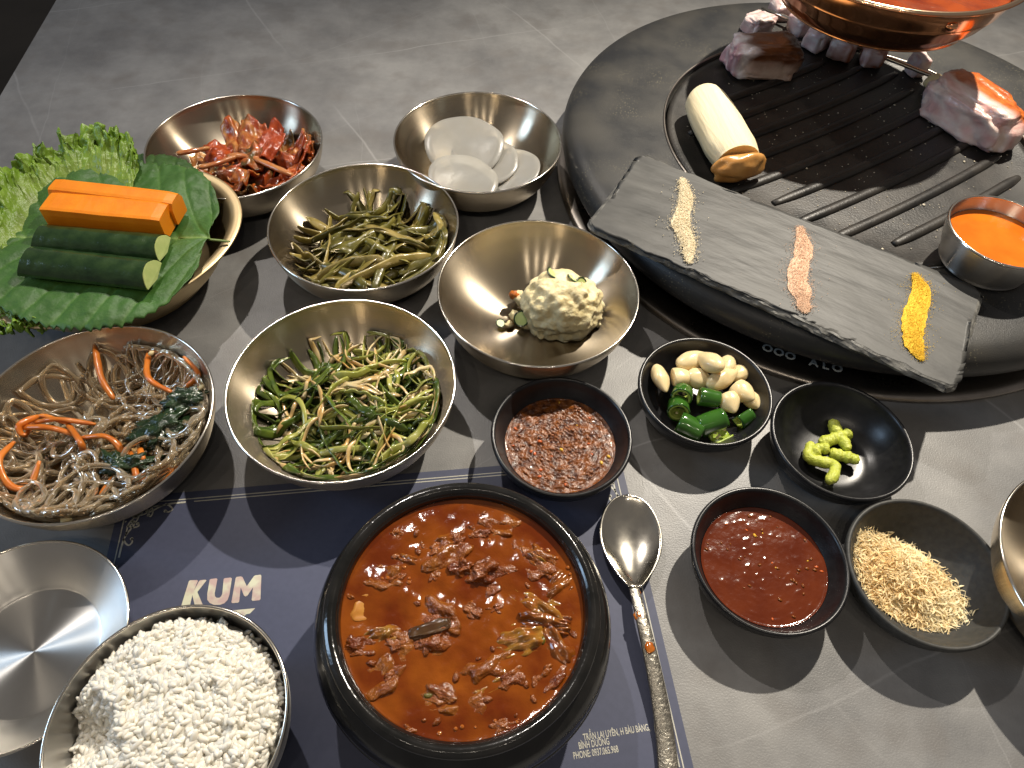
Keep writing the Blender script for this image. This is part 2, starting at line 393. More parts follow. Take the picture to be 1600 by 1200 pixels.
# ---- pickled stems
OLIVE = mat('pickled_stem', (0.075, 0.068, 0.010), (0.170, 0.145, 0.030), scale=110, rough=0.3, bump=0.5, bscale=260, bdist=.0008, var=.35, coat=.35)
OLIVE_L = mat('pickled_stem_pale', (0.34, 0.26, 0.085), (0.20, 0.155, 0.035), scale=110, rough=0.3, bump=0.5, bscale=260, bdist=.0008, var=.25, coat=.35)
pk = empty('pickled_stems', BC['pickle']); tag(pk, 'heap of olive green pickled vegetable stems in sauce', 'pickles')
heap_base('pickle_base', pk, s_in, .010, .040, (.004, -.008), OLIVE)
N = 125
for i in range(N):
    lay = i / N; u = random.random()
    m = OLIVE if u < .62 else OLIVE_L
    hd = random.gauss(.55, .45) if lay > .35 else random.uniform(0, PI)
    a = random.uniform(.0018, .0042)
    VF = heap_strip(None, s_in, lay, .029, .048, random.uniform(.035, .068), a, a * random.uniform(.16, .34), 16, random.uniform(-22, 22), hd, off=(.004, -.006), und=.004, sides=7, taper=(.35, .3), twist=random.uniform(-1.8, 1.8), lim=.053, wander=.5)
    mesh('pickled_stem', *VF, m, pk)

# ---- glass noodles
NOOD = mat('glass_noodle', (0.90, 0.72, 0.46), (0.80, 0.58, 0.33), scale=40, rough=0.12, trans=.84, ior=1.33, var=.08)
CARROT_S = mat('cooked_carrot', (0.62, 0.19, 0.025), (0.48, 0.12, 0.012), scale=80, rough=0.28, sss=.2, sssr=(.002,), var=.2, bump=.2, bscale=300, coat=.3)
SPIN = mat('cooked_spinach', (0.008, 0.020, 0.008), (0.020, 0.042, 0.014), scale=140, rough=0.2, bump=.8, bscale=260, bdist=.0015, coat=.4)
SAUCE_D = mat('soy_sauce_film', (0.30, 0.18, 0.07), (0.40, 0.26, 0.12), scale=50, rough=0.15)
jp = empty('glass_noodle_salad', BC['japchae']); tag(jp, 'glossy translucent glass noodles with carrot and spinach', 'noodles')
JO = (.012, -.014)
heap_base('noodle_base', jp, s_in, .010, .038, JO, SAUCE_D, amp=.5, fr=200)
N = 128
for i in range(N):
    lay = i / N
    a = random.uniform(.0013, .0018)
    cv = random.choice((-1, 1)) * random.uniform(25, 130)
    VF = heap_strip(None, s_in, lay ** .9, .025, .052, random.uniform(.045, .11), a, a, 34, cv, off=JO, und=.004, sides=8, taper=(.8, .8), lim=.056, wander=.8)
    mesh('glass_noodle', *VF, NOOD, jp)
def jpt(px, py, z): p = at(px, py, z); return p - BC['japchae']
for pts in ([(155, 545), (158, 590), (178, 624)], [(232, 550), (232, 590), (270, 614)], [(308, 560), (310, 585), (292, 605)], [(55, 660), (90, 655), (150, 663)], [(30, 668), (75, 668), (120, 680)],
            [(60, 650), (30, 665), (40, 680), (62, 650), (105, 662)], [(120, 685), (165, 682), (190, 705), (190, 730)], [(22, 690), (-2, 720), (15, 758), (45, 760), (62, 720)], [(200, 700), (212, 740), (216, 785)],
            [(182, 740), (160, 775), (175, 798)], [(245, 765), (268, 748), (290, 725)], [(218, 700), (222, 715), (222, 725)], [(105, 660), (125, 690), (130, 705)], [(222, 740), (235, 755), (245, 762)]):
    n = len(pts); P = []
    for i, (x, y) in enumerate(pts):
        zz = .0265 + .004 * math.sin(i * 1.7); q = jpt(x, y, zz)
        r = math.hypot(q.x, q.y); zmin = s_in(min(r, .06)) + .003
        if r > .0575: q.x *= .0575 / r; q.y *= .0575 / r
        if q.z < zmin: q.z = zmin
        P.append(q)
    VF = sweep(smooth_path(P, 22), .0019, .0013, 7, (.5, .5), random.uniform(-.6, .6), random.uniform(0, 1), wob=.2)
    mesh('carrot_strip', *VF, CARROT_S, jp)
for (x, y, sx, sy, sd, rz) in ((288, 628, .011, .007, 1, .4), (250, 668, .014, .009, 2, .7), (205, 727, .014, .005, 3, .3), (180, 722, .008, .005, 5, -.6)):
    q = jpt(x, y, .028); r = math.hypot(q.x, q.y); q.z = max(q.z, s_in(min(r, .06)) + .004)
    VF = xf(blob((sx, sy, .005), .7, 2.2, sd, 4, 1.0, .35), q, rz)
    mesh('spinach_clump', *VF, SPIN, jp)
CREAMB = mat('garlic_bit', (0.66, 0.55, 0.30), (0.6, 0.48, 0.25), scale=300, rough=.35, sss=.3, sssr=(.002,))
for (x, y, s) in ((262, 652, .0028), (105, 812, .0042), (236, 552, .002), (330, 600, .002)):
    q = jpt(x, y, .031); r = math.hypot(q.x, q.y)
    if r > .056: q.x *= .056 / r; q.y *= .056 / r
    mesh('garlic_bit', *xf(blob((s, s * .7, s * .6), .3, 1.5, x, 2), q, 1.0), CREAMB, jp)

def leaf_sheet(L_, W_, seed, amp, c0, c1, cup=.0055, nu=22, nv=14):
    V, F, Cc = [], [], []
    for a in range(nu + 1):
        for b_ in range(nv + 1):
            u, v = a / nu - .5, b_ / nv - .5
            wv = W_ * (1 - .9 * abs(u) ** 1.5) * (1 + .3 * n3(u * 5, seed, 1.5))
            V.append(Vector((u * L_ * (1 + .12 * n3(v * 5, seed, 4)), v * wv, amp * n3(u * 2.4 + seed, v * 2.4, 1) + amp * .6 * n3(u * 6 + seed, v * 6, 2) + amp * .25 * math.sin(v * 26 + 3 * n3(u * 3, seed, 3)) + cup * (math.cos(v * PI) * math.cos(u * PI) - .6))))
            f = max(0, min(1, .5 + 1.4 * n3(u * 4 + seed, v * 4, 7))); Cc.append(tuple(c0[k] * (1 - f) + c1[k] * f for k in range(3)))
    nn = nv + 1
    for a in range(nu):
        for b_ in range(nv): F.append((a * nn + b_, (a + 1) * nn + b_, (a + 1) * nn + b_ + 1, a * nn + b_ + 1))
    return V, F, Cc
# ---- kimchi
KIM = mat('kimchi_leaf', (1, 1, 1), (0.55, 0.42, 0.40), scale=160, rough=0.2, bump=.7, bscale=330, bdist=.0012, attr=True, coat=.4, sss=.15, sssr=(.002,))
km = empty('kimchi', BC['kimchi']); tag(km, 'heap of red fermented cabbage kimchi with wilted greens', 'kimchi')
KO = (.011, -.006)
heap_base('kimchi_base', km, s_in, .016, .040, KO, mat('kimchi_juice', (0.16, 0.03, 0.012), (0.10, 0.02, 0.01), rough=.15))
KC = [(0.56, 0.14, 0.025), (0.46, 0.075, 0.015), (0.60, 0.27, 0.07), (0.36, 0.06, 0.018), (0.075, 0.060, 0.018), (0.10, 0.07, 0.02), (0.30, 0.09, 0.03)]
for i in range(46):
    lay = i / 46; sd = random.uniform(0, 99); c0 = random.choice(KC); c1 = random.choice(KC[:3])
    rr = .040 * math.sqrt(random.random()); aa = random.uniform(0, 2 * PI); cx, cy = KO[0] + rr * math.cos(aa), KO[1] + rr * math.sin(aa)
    q = math.hypot(cx, cy)
    if q > .048: cx *= .048 / q; cy *= .048 / q
    LL, WW = random.uniform(.022, .044), random.uniform(.014, .027); rz = random.uniform(0, 2 * PI)
    V, F, Cc = [], [], []; nu, nv = 20, 13
    T = .031 * max(0, 1 - (rr / .050) ** 2)
    for a in range(nu + 1):
        for b_ in range(nv + 1):
            u, v = a / nu - .5, b_ / nv - .5
            wv = WW * (1 - .5 * abs(u) * 1.2)
            x, y = u * LL, v * wv * (1 + .35 * n3(u * 5, sd, v))
            bend = .006 * n3(u * 2.2 + sd, v * 2.2, 1) + .0032 * n3(u * 6 + sd, v * 5, 2) + .0055 * math.cos(v * PI) - .004
            X = cx + x * math.cos(rz) - y * math.sin(rz); Y = cy + x * math.sin(rz) + y * math.cos(rz)
            q = math.hypot(X, Y)
            if q > .0555: X *= .0555 / q; Y *= .0555 / q; q = .0555
            z = s_in(q) + .002 + lay * T + bend + .004 * lay
            V.append((X, Y, max(z, s_in(q) + .001)))
            f = max(0, min(1, .5 + 1.3 * n3(u * 4 + sd, v * 4, 7))); Cc.append(tuple(c0[k] * (1 - f) + c1[k] * f for k in range(3)))
    nn = nv + 1
    for a in range(nu):
        for b_ in range(nv): F.append((a * nn + b_, (a + 1) * nn + b_, (a + 1) * nn + b_ + 1, a * nn + b_ + 1))
    o = mesh('kimchi_leaf', V, F, KIM, km, col=Cc)
    sm = o.modifiers.new('thick', 'SOLIDIFY'); sm.thickness = .0011
KST = mat('kimchi_stem', (0.52, 0.24, 0.08), (0.42, 0.12, 0.04), scale=60, rough=.2, coat=.4, sss=.2, sssr=(.002,), bump=.3, bscale=200)
for pts, a in (([(355, 243), (390, 245), (430, 262), (466, 278)], .0033), ([(275, 240), (300, 236), (328, 231)], .003), ([(310, 262), (340, 255), (370, 244)], .003)):
    P = [at(x, y, .034 if y > 200 else .036) - BC['kimchi'] for x, y in pts]
    for p in P:
        r = math.hypot(p.x, p.y)
        if r > .055: p.x *= .055 / r; p.y *= .055 / r
        p.z = max(p.z, s_in(math.hypot(p.x, p.y)) + .004)
    mesh('kimchi_stem', *sweep(smooth_path(P, 18), a, a * .6, 9, (.5, .6), .4, .2, wob=.25), KST, km)

# ---- radish slices
RAD = mat('pickled_radish', (0.88, 0.86, 0.80), (0.82, 0.79, 0.71), scale=60, rough=0.28, trans=.72, ior=1.34, bump=.2, bscale=160)
for (x, y, z, r, tx, ty, lab) in ((797, 266, .0125, .0245, .10, -.16, 'rightmost thin white radish slice in the steel bowl'), (757, 250, .0155, .027, .12, .05, 'middle thin white radish slice mostly under the others'),
                             (726, 228, .020, .0315, .22, .06, 'large thin white radish slice furthest back in the bowl'), (724, 282, .0205, .027, .13, .18, 'frontmost bright white radish slice leaning on the bowl wall')):
    V, F = lathe([(0, .0006)] + [(r * k / 5, .0006) for k in range(1, 5)] + [(r * .988, .0005), (r, 0), (r * .988, -.0005), (0, -.0006)], 56)
    sd = x * .1
    V = [Vector((v[0] * (1 + .05 * n3(v[0] * 40, v[1] * 40, sd)), v[1] * (1 + .05 * n3(v[1] * 40, v[0] * 40, sd)), v[2] + .0016 * n3(v[0] * 45 + sd, v[1] * 45, 0) + 3.2 * (v[0] ** 2 - v[1] ** 2 * .3))) for v in V]
    o = mesh('radish_slice', V, F, RAD, None, at(x, y, z), (tx, ty, 0)); tag(o, lab, 'radish slice', 'thin radish slices in a steel bowl')

# ---- potato salad
POT = mat('mashed_potato', (0.80, 0.70, 0.43), (0.70, 0.58, 0.31), scale=120, rough=0.42, bump=.6, bscale=260, bdist=.002, sss=.35, sssr=(.003,))
CUC_FLESH = mat('cucumber_flesh', (0.50, 0.56, 0.22), (0.42, 0.50, 0.18), scale=150, rough=.3, sss=.3, sssr=(.002,))
CUC_SKIN = mat('cucumber_skin', (0.012, 0.032, 0.010), (0.026, 0.055, 0.016), scale=120, rough=.20, bump=.7, bscale=95, bdist=.0016, rvar=.10, coat=.3)
ps = empty('potato_salad', BC['potato']); tag(ps, 'pale scoop of mashed potato salad flecked with cucumber', 'potato salad')
pc = at(879, 478, .018) - BC['potato']
V0, F = ico(6); V = []
for v in V0:
    d_ = 1 + .16 * n3(v.x * 2.1, v.y * 2.1, v.z * 2.1 + 4) + .09 * n3(v.x * 5, v.y * 5, v.z * 5) + .03 * abs(n3(v.x * 11, v.y * 11, v.z * 11)) + .014 * n3(v.x * 24, v.y * 24, v.z * 24)
    x, y, z = v.x * .0270 * d_, v.y * .022 * d_, v.z * .0225 * d_
    X, Y = pc.x + x, pc.y + y
    V.append((X, Y, max(.017 + z, s_in(min(math.hypot(X, Y), .062)) + .0007)))
mesh('potato_mound', V, F, POT, ps)
for (x, y, z, s, sd) in ((810, 462, .010, .004, 1), (805, 495, .008, .0045, 2), (822, 508, .007, .004, 3), (795, 508, .006, .003, 4), (838, 515, .007, .005, 5), (818, 470, .012, .006, 6), (886, 528, .005, .003, 7), (846, 520, .006, .005, 8), (930, 505, .012, .004, 9), (915, 515, .01, .004, 10)):
    q = at(x, y, z) - BC['potato']; q.z = max(z, s_in(min(math.hypot(q.x, q.y), .06)) + s * .5)
    mesh('potato_crumb', *xf(blob((s, s * .8, s * .7), .4, 2, sd, 3, 1, .15), q, sd), POT, ps)
def cucslice(x, y, z, r, tx, ty, arc=2 * PI):
    V, F = [], []; n = 22
    for k in range(n + 1):
        a = arc * k / n
        for rr, zz in ((r * .82, .0004), (r, .0004), (r, -.0004), (r * .82, -.0004)): V.append((rr * math.cos(a), rr * math.sin(a), zz))
    for k in range(n):
        for j in range(4): F.append((k * 4 + j, k * 4 + (j + 1) % 4, k * 4 + 4 + (j + 1) % 4, k * 4 + 4 + j))
    root = mesh('cucumber_slice', V, F, CUC_SKIN, ps, at(x, y, z) - BC['potato'], (tx, ty, random.uniform(0, 6)))
    V = [(0, 0, .0003), (0, 0, -.0003)]; F = []
    for k in range(n + 1):
        a = arc * k / n; V += [(r * .82 * math.cos(a), r * .82 * math.sin(a), .0003), (r * .82 * math.cos(a), r * .82 * math.sin(a), -.0003)]
    for k in range(n):
        F += [(0, 2 + 2 * k, 4 + 2 * k), (1, 5 + 2 * k, 3 + 2 * k)]
    mesh('flesh', V, F, CUC_FLESH, root)
cucslice(898, 436, .0365, .0056, .55, .35); cucslice(866, 426, .0385, .0052, .3, -.2, 4.4); cucslice(908, 447, .033, .006, .8, .6, 4); cucslice(815, 498, .013, .0055, .5, -.5); cucslice(838, 497, .015, .004, .7, 0, 3.5); cucslice(782, 505, .0075, .0032, .2, .2)
mesh('carrot_bit', *xf(blob((.0036, .003, .003), .4, 2, 3, 3), at(803, 461, .0145) - BC['potato']), CARROT_S, ps)

# ------------------------------------------------------------------ sauces
def sauce_disc(name, c, inner, z, rmax, m, amp, fr, label, cat, n=110, sub=60, noisef=None):
    V, F = [(0, 0, z)], []
    for i in range(1, sub + 1):
        r = rmax * i / sub
        for j in range(n):
            a = 2 * PI * j / n; x, y = r * math.cos(a), r * math.sin(a)
            f = min(1, (1 - i / sub) * 8)
            V.append((x, y, z + f * (noisef(x, y) if noisef else amp * n3(x * fr, y * fr, 5)) + (.0005 * max(0, (i / sub - .95) / .05) ** 2)))
    for j in range(n): F.append((0, 1 + j, 1 + (j + 1) % n))
    for i in range(sub - 1):
        for j in range(n): F.append((1 + i * n + j, 1 + (i + 1) * n + j, 1 + (i + 1) * n + (j + 1) % n, 1 + i * n + (j + 1) % n))
    # skirt down to the floor of the vessel
    o0 = len(V); b0 = 1 + (sub - 1) * n
    for j in range(n):
        a = 2 * PI * j / n; r = rmax * .93; V.append((r * math.cos(a), r * math.sin(a), inner(r) + .0004))
    for j in range(n): F.append((b0 + j, o0 + j, o0 + (j + 1) % n, b0 + (j + 1) % n))
    o = mesh(name, V, F, m, None, c); tag(o, label, cat); return o
def rlevel(prof, z):
    return float(np.interp(z, [p[1] for p in prof], [p[0] for p in prof])) + .0001
SSAM = mat('soybean_paste', (0.050, 0.011, 0.0013), (0.20, 0.056, 0.006), scale=220, rough=0.27, bump=.8, bscale=300, bdist=.0016, coat=.1, detail=6)
def ssf(x, y): return .0010 * n3(x * 160, y * 160, 1) + .0010 * abs(n3(x * 380, y * 380, 2)) + .0007 * n3(x * 800, y * 800, 3)
o = sauce_disc('soybean_paste', SC['ssam'], b_in, .0125, rlevel(B_IN, .0125), SSAM, 0, 0, 'chunky glossy brown soybean paste in a black bowl', 'sauce', 140, 90, ssf)
BIT = {'y': mat('corn_bit', (0.62, 0.34, 0.03), rough=.25), 'o': mat('chilli_bit', (0.5, 0.10, 0.02), rough=.25), 'b': mat('bean_bit', (0.14, 0.036, 0.005), (0.22, 0.065, 0.010), rough=.25)}
for i in range(70):
    rr = .029 * math.sqrt(random.random()); a = random.uniform(0, 6.28); x, y = rr * math.cos(a), rr * math.sin(a); s = random.uniform(.0004, .0010)
    k = random.choice('bbbbbbbbooy')
    link('paste_bit', mkmesh('paste_bit', *blob((s * 1.4, s, s * .7), .3, 1.5, i, 2), BIT[k]), o, (x, y, .0127 + ssf(x, y)), (0, 0, a * 3))
REDS = mat('red_sauce', (0.085, 0.013, 0.003), (0.115, 0.021, 0.005), scale=70, rough=0.12, bump=.18, bscale=380, bdist=.0008, coat=.3, detail=6)
def rsf(x, y): return .00035 * max(0, n3(x * 330, y * 330, 4) - .15) + .0002 * n3(x * 120, y * 120, 1)
o = sauce_disc('red_sauce', SC['red'], b_in, .0135, rlevel(B_IN, .0135), REDS, 0, 0, 'smooth dark red chilli sauce in a black bowl', 'sauce', 130, 80, rsf)
for i in range(44):
    rr = .030 * math.sqrt(random.random()); a = random.uniform(0, 6.28); x, y = rr * math.cos(a), rr * math.sin(a); s = random.uniform(.0004, .0010)
    link('sauce_bit', mkmesh('sauce_bit', *blob((s * 1.6, s, s * .5), .3, 1.5, i, 1), BIT[random.choice('bbbbobbby')]), o, (x, y, .0136 + rsf(x, y)), (0, 0, a * 3))

# ------------------------------------------------------------------ garlic and chilli
GAR = mat('garlic', (0.74, 0.60, 0.34), (0.66, 0.52, 0.28), scale=70, rough=.3, sss=.45, sssr=(.004,), bump=.1, bscale=200, coat=.15)
def clove(x, y, z, L, W, rz, ry, lab, cut=False, seed=0):
    L *= 1.12; W *= 1.18
    V0, F = ico(4); V = []
    for v in V0:
        t = v.x  # -1..1 along
        taper = (1 - .45 * max(0, t) ** 1.5) * (1 + .06 * n3(v.x * 2 + seed, v.y * 2, v.z * 2))
        X = v.x * L; Y = v.y * W * taper; Z = v.z * W * .8 * taper + .12 * W * (t * t)
        if cut and X < -.45 * L: X = -.45 * L + (X + .45 * L) * .06
        V.append((X, Y, Z))
    o = mesh('garlic_clove', V, F, GAR, None, at(x, y, z), (random.uniform(-.4, .4), ry, rz)); tag(o, lab, 'garlic', 'garlic cloves in a black bowl')
clove(1032, 592, .018, .0095, .0048, -1.35, .0, 'whole garlic clove standing at the left edge of its bowl', False, 1)
clove(1062, 590, .0185, .0085, .0058, .1, 0, 'cut white garlic piece between two cloves behind the chillies', True, 2)
clove(1092, 592, .018, .0080, .0058, .0, .2, 'creamy garlic clove in the middle just behind the chillies', False, 3)
clove(1082, 563, .020, .0105, .0055, .45, 0, 'long shaded garlic clove at the back of the bowl', False, 4)
clove(1110, 566, .026, .0095, .0056, 2.2, .35, 'topmost pointed garlic clove leaning on the others', False, 5)
clove(1128, 592, .019, .0110, .0052, .55, 0, 'slanted garlic clove right of the topmost one', False, 6)
clove(1136, 570, .018, .0080, .0048, 1.2, 0, 'small garlic clove at the back right of the bowl', False, 7)
clove(1156, 582, .016, .0075, .0048, .9, 0, 'small garlic clove furthest to the right in the bowl', False, 8)
clove(1158, 612, .0185, .0090, .0062, -.9, -.2, 'plump garlic clove at the right of the chillies', True, 9)
clove(1139, 627, .019, .0080, .0055, -1.3, 0, 'cut garlic piece touching the right end of the chillies', True, 10)
clove(1174, 625, .015, .0070, .0045, -1.0, 0, 'garlic tip pressed to the right bowl wall', False, 11)
CHI = mat('green_chilli_skin', (0.022, 0.085, 0.010), (0.045, 0.13, 0.015), scale=60, rough=.14, coat=.5, bump=.06, bscale=120)
CHIF = mat('green_chilli_flesh', (0.30, 0.42, 0.05), (0.42, 0.50, 0.12), scale=120, rough=.3, sss=.3, sssr=(.002,))
SEED = mat('chilli_seed', (0.72, 0.62, 0.34), rough=.4)
def chilli(x, y, z, R, L, rz, ry, rx, lab, arc=2 * PI, light=False):
    root = empty('chilli_piece', at(x, y, z)); root.rotation_euler = (rx, ry, rz); tag(root, lab, 'chilli', 'green chilli pieces in a black bowl')
    n, k = 30, 9
    for nm, ro, mm in (('skin', R, CHI), ('flesh', R * .88, CHIF)):
        V, F = [], []
        for i in range(k + 1):
            for j in range(n + 1):
                a = arc * j / n; u = i / k - .5
                rr = ro * (1 - .10 * u + .05 * n3(math.cos(a) * 1.4, math.sin(a) * 1.4, u * 2 + x)) * (1 - .05 * (abs(u) * 2) ** 6)
                V.append((u * L * (1 if nm == 'skin' else .99), rr * math.cos(a), rr * math.sin(a)))
        for i in range(k):
            for j in range(n): F.append((i * (n + 1) + j, i * (n + 1) + j + 1, (i + 1) * (n + 1) + j + 1, (i + 1) * (n + 1) + j))
        if nm == 'flesh':
            o = mesh(nm, V, F, mm, root); s = o.modifiers.new('s', 'SOLIDIFY'); s.thickness = R * .2; s.offset = -1
        else:
            o = mesh(nm, V, F, mm, root); s = o.modifiers.new('s', 'SOLIDIFY'); s.thickness = R * .12; s.offset = -1
    for i in range(4):
        mesh('seed', *xf(blob((.0012, .001, .0005), .1, 1, i, 2), (random.uniform(-.3, .3) * L, random.uniform(-.4, .4) * R, random.uniform(-.4, .4) * R)), SEED, root)
chilli(1066, 616, .0185, .0062, .009, 1.25, .35, 0, 'glossy green chilli ring at the left against the garlic')
chilli(1060, 637, .0150, .0066, .010, 1.45, .25, 0, 'dark green chilli ring nearest the left wall of its bowl')
chilli(1108, 622, .0185, .0056, .0125, -.12, .05, 0, 'straight green chilli tube in the middle beside cut garlic')
chilli(1078, 668, .0125, .0068, .015, -.45, .1, 0, 'wide green chilli piece lying at the front left', 3.6)
chilli(1112, 660, .0140, .0066, .017, .35, -.25, .6, 'split green chilli showing pale seeds at the front', 3.0)
chilli(1162, 652, .0130, .0055, .010, .6, -.2, 1.4, 'yellow green chilli end under the right garlic', 4.2)
chilli(1128, 676, .0110, .0056, .013, .5, .1, 3.4, 'small curled chilli piece at the very front of the bowl', 2.6)

# ------------------------------------------------------------------ wasabi
WAS = mat('wasabi_paste', (0.42, 0.47, 0.05), (0.50, 0.53, 0.09), scale=200, rough=.42, bump=.8, bscale=600, bdist=.001, sss=.3, sssr=(.002,))
wr = empty('wasabi', SC['wasabi']); tag(wr, 'squeezed strands of yellow green wasabi paste in a black bowl', 'wasabi')
for pts in ([(1270, 690), (1264, 712), (1282, 722), (1302, 728), (1300, 745), (1290, 758)], [(1302, 655), (1308, 672), (1318, 690), (1325, 705)], [(1282, 690), (1305, 684), (1330, 676)], [(1298, 705), (1320, 712), (1342, 720)], [(1268, 712), (1280, 700), (1296, 702)]):
    P = []
    for i, (x, y) in enumerate(pts):
        q = at(x, y, .010) - SC['wasabi']; q.z = max(b_in(min(math.hypot(q.x, q.y), .037)) + .0026, .0075 + .001 * i); P.append(q)
    V, F = sweep(smooth_path(P, 46), .0034, .0032, 14, (.6, .5), 0, 0, wob=.35)
    V = [v + Vector((n3(v.x * 700, v.y * 700, v.z * 700), n3(v.y * 700, v.z * 700, 3), n3(v.z * 700, v.x * 700, 8))) * .0006 for v in V]
    mesh('strand', V, F, WAS, wr)

# ------------------------------------------------------------------ dried flakes
FLK = mat('dried_flake', (0.92, 0.66, 0.29), (0.96, 0.82, 0.50), scale=60, rough=.6, sss=.3, sssr=(.003,))
fr_ = empty('dried_flakes', SC['crumb']); tag(fr_, 'fluffy pale heap of dried flakes in a matte black bowl', 'flakes')
fc = at(1420, 902, .012) - SC['crumb']; FO = (fc.x, fc.y)
def flk_h(x, y):
    dx, dy = x - FO[0], y - FO[1]; a = math.radians(-38); u = dx * math.cos(a) + dy * math.sin(a); v = -dx * math.sin(a) + dy * math.cos(a)
    d2 = (u / .030) ** 2 + (v / .0205) ** 2
    return max(0, 1 - d2) * .0095 * (1 + .4 * n3(x * 150, y * 150, 2)), d2
hb = heap_base('flake_base', fr_, b_in, .0062, .0225, FO, FLK, lim=.034)
parts = []
while len(parts) < 4800:
    x, y = FO[0] + random.uniform(-.034, .034), FO[1] + random.uniform(-.034, .034)
    q = math.hypot(x, y)
    t, d2 = flk_h(x, y)
    if q > .0345 or d2 > 1.0 + random.random() ** 3 * .25: continue
    L = random.uniform(.002, .0062); z = b_in(q) + .0006 + t * random.uniform(.55, 1.1)
    a = random.uniform(0, 2 * PI); el = random.gauss(.1, .35); k = random.uniform(-.5, .5)
    P = [Vector((0, 0, 0)), Vector((math.cos(a), math.sin(a), el)) * L * .5, Vector((math.cos(a + k), math.sin(a + k), el * .5)) * L]
    V, F = sweep(smooth_path(P, 4), random.uniform(.00018, .0005), .00012, 4, (.5, .3), random.uniform(-2, 2), random.uniform(0, 3))
    parts.append(([v + Vector((x, y, z)) for v in V], F))
tag(mesh('flakes', *join(parts), FLK, fr_, smooth=False), kind='stuff')

# ------------------------------------------------------------------ leafy plate
PLC = Vector((-.2656, .3321, .0006))
pl = empty('oval_plate', PLC, math.radians(40)); tag(pl, 'oval golden metal plate under the green leaves', 'plate')
prof = curve_prof([(0, .012), (.5, .0125), (.70, .016), (.82, .026), (.885, .0365), (.93, .0395), (.98, .0400)], 34) + [(1.0, .0398), (1.003, .0388)] + curve_prof([(.97, .0375), (.92, .036), (.85, .026), (.74, .012), (.62, .004), (.56, 0), (0, 0)], 28)
prof[0] = (0, prof[0][1]); prof[-1] = (0, 0)
V, F = lathe(prof, 128, .085, .0705); mesh('dish', V, F, BRASS, pl)
LEAF = mat('perilla_leaf', (1, 1, 1), (0.72, 0.80, 0.62), scale=70, rough=.50, bump=.5, bscale=300, bdist=.0010, attr=True, sss=.08, sssr=(.002,))
def perilla(base, tip, width, z0, dark, lab, tilt=0.0, seed=0.0, droop=.012):
    B, T = Vector(base), Vector(tip); ax = (T - B); Ln = ax.length; ax.normalize(); sd_ = Vector((-ax.y, ax.x))
    V, F, Cc = [], [], []; nu, nv = 150, 84
    for i in range(nu + 1):
        t = i / nu
        hw = width * (math.sin(PI * min(1, t * .985 + .012) ** .60)) ** .72
        for j in range(nv + 1):
            v = 2 * j / nv - 1; av = abs(v)
            saw = ((t * 34) % 1.0)
            wq = hw * (1 - .045 * saw * (av ** 6))
            heart = -.055 * Ln * (av ** 1.6) * (1 - t) ** 3
            u = t * Ln + heart + .010 * av * (1 - t)
            # lateral veins: curves leaving the midrib forwards
            ph = (t - .26 * av * (1 - .3 * av)) * 9.0
            fr = abs(ph - round(ph)) * 2
            vein = max(0, 1 - fr / .16) * (1 - .3 * av)
            mid = max(0, 1 - av * hw / .0022)
            ph2 = (v * 13 + .8 * n3(t * 6, v * 3, seed)); fr2 = abs(ph2 - round(ph2)) * 2; small = max(0, 1 - fr2 / .22) * .35
            puff = .0015 * (1 - math.exp(-fr / .16)) - .0012 * mid - .0007 * small
            p = B + ax * u + sd_ * (v * wq)
            z = z0 + puff + .0055 * n3(p.x * 22 + seed, p.y * 22, 1) + tilt * v * hw
            dx = p - PLC.to_2d(); rr = math.hypot(dx.x, dx.y)
            z += -droop * max(0, rr - .078) / .03 + .0012 * n3(p.x * 160, p.y * 160, seed) * av
            V.append((p.x, p.y, z))
            g = 1 + .22 * n3(p.x * 60, p.y * 60, seed)
            c = Vector((.030, .078, .014)) * g * dark; cv = Vector((.075, .145, .030)) * dark; cm = Vector((.16, .24, .07)) * dark
            f = max(vein * .55, small * .35); c = c.lerp(cv, f); c = c.lerp(cm, mid * .7); Cc.append(tuple(c))
    nn = nv + 1
    for i in range(nu):
        for j in range(nv): F.append((i * nn + j, (i + 1) * nn + j, (i + 1) * nn + j + 1, i * nn + j + 1))
    root = empty('perilla_leaf', (B.x, B.y, z0)); tag(root, lab, 'leaf', 'perilla leaves on the plate')
    o = mesh('leaf_blade', [Vector(v) - Vector((B.x, B.y, z0)) for v in V], F, LEAF, root, col=Cc); s = o.modifiers.new('s', 'SOLIDIFY'); s.thickness = .0005
    P = [Vector((-ax.x * .012, -ax.y * .012, -.002)), Vector((0, 0, -.0005)), Vector((ax.x * .02, ax.y * .02, .0008))]
    mesh('leaf_stalk', *sweep(smooth_path(P, 8), .0010, .0008, 7), mat('leaf_stalk_%d' % seed, (.16, .22, .06), rough=.4), root)
perilla((-.199, .333), (-.372, .322), .079, .0445, 1.6, 'large dark green perilla leaf under the carrot and cucumber sticks', 0, 1.0)
perilla((-.226, .374), (-.385, .388), .052, .0400, 1.1, 'darker perilla leaf at the back, half under the upper leaf', .05, 7.0, .004)
LET = mat('lettuce_leaf', (1, 1, 1), (0.7, 0.78, 0.6), scale=60, rough=.35, bump=.6, bscale=260, bdist=.0015, attr=True, sss=.15, sssr=(.003,))
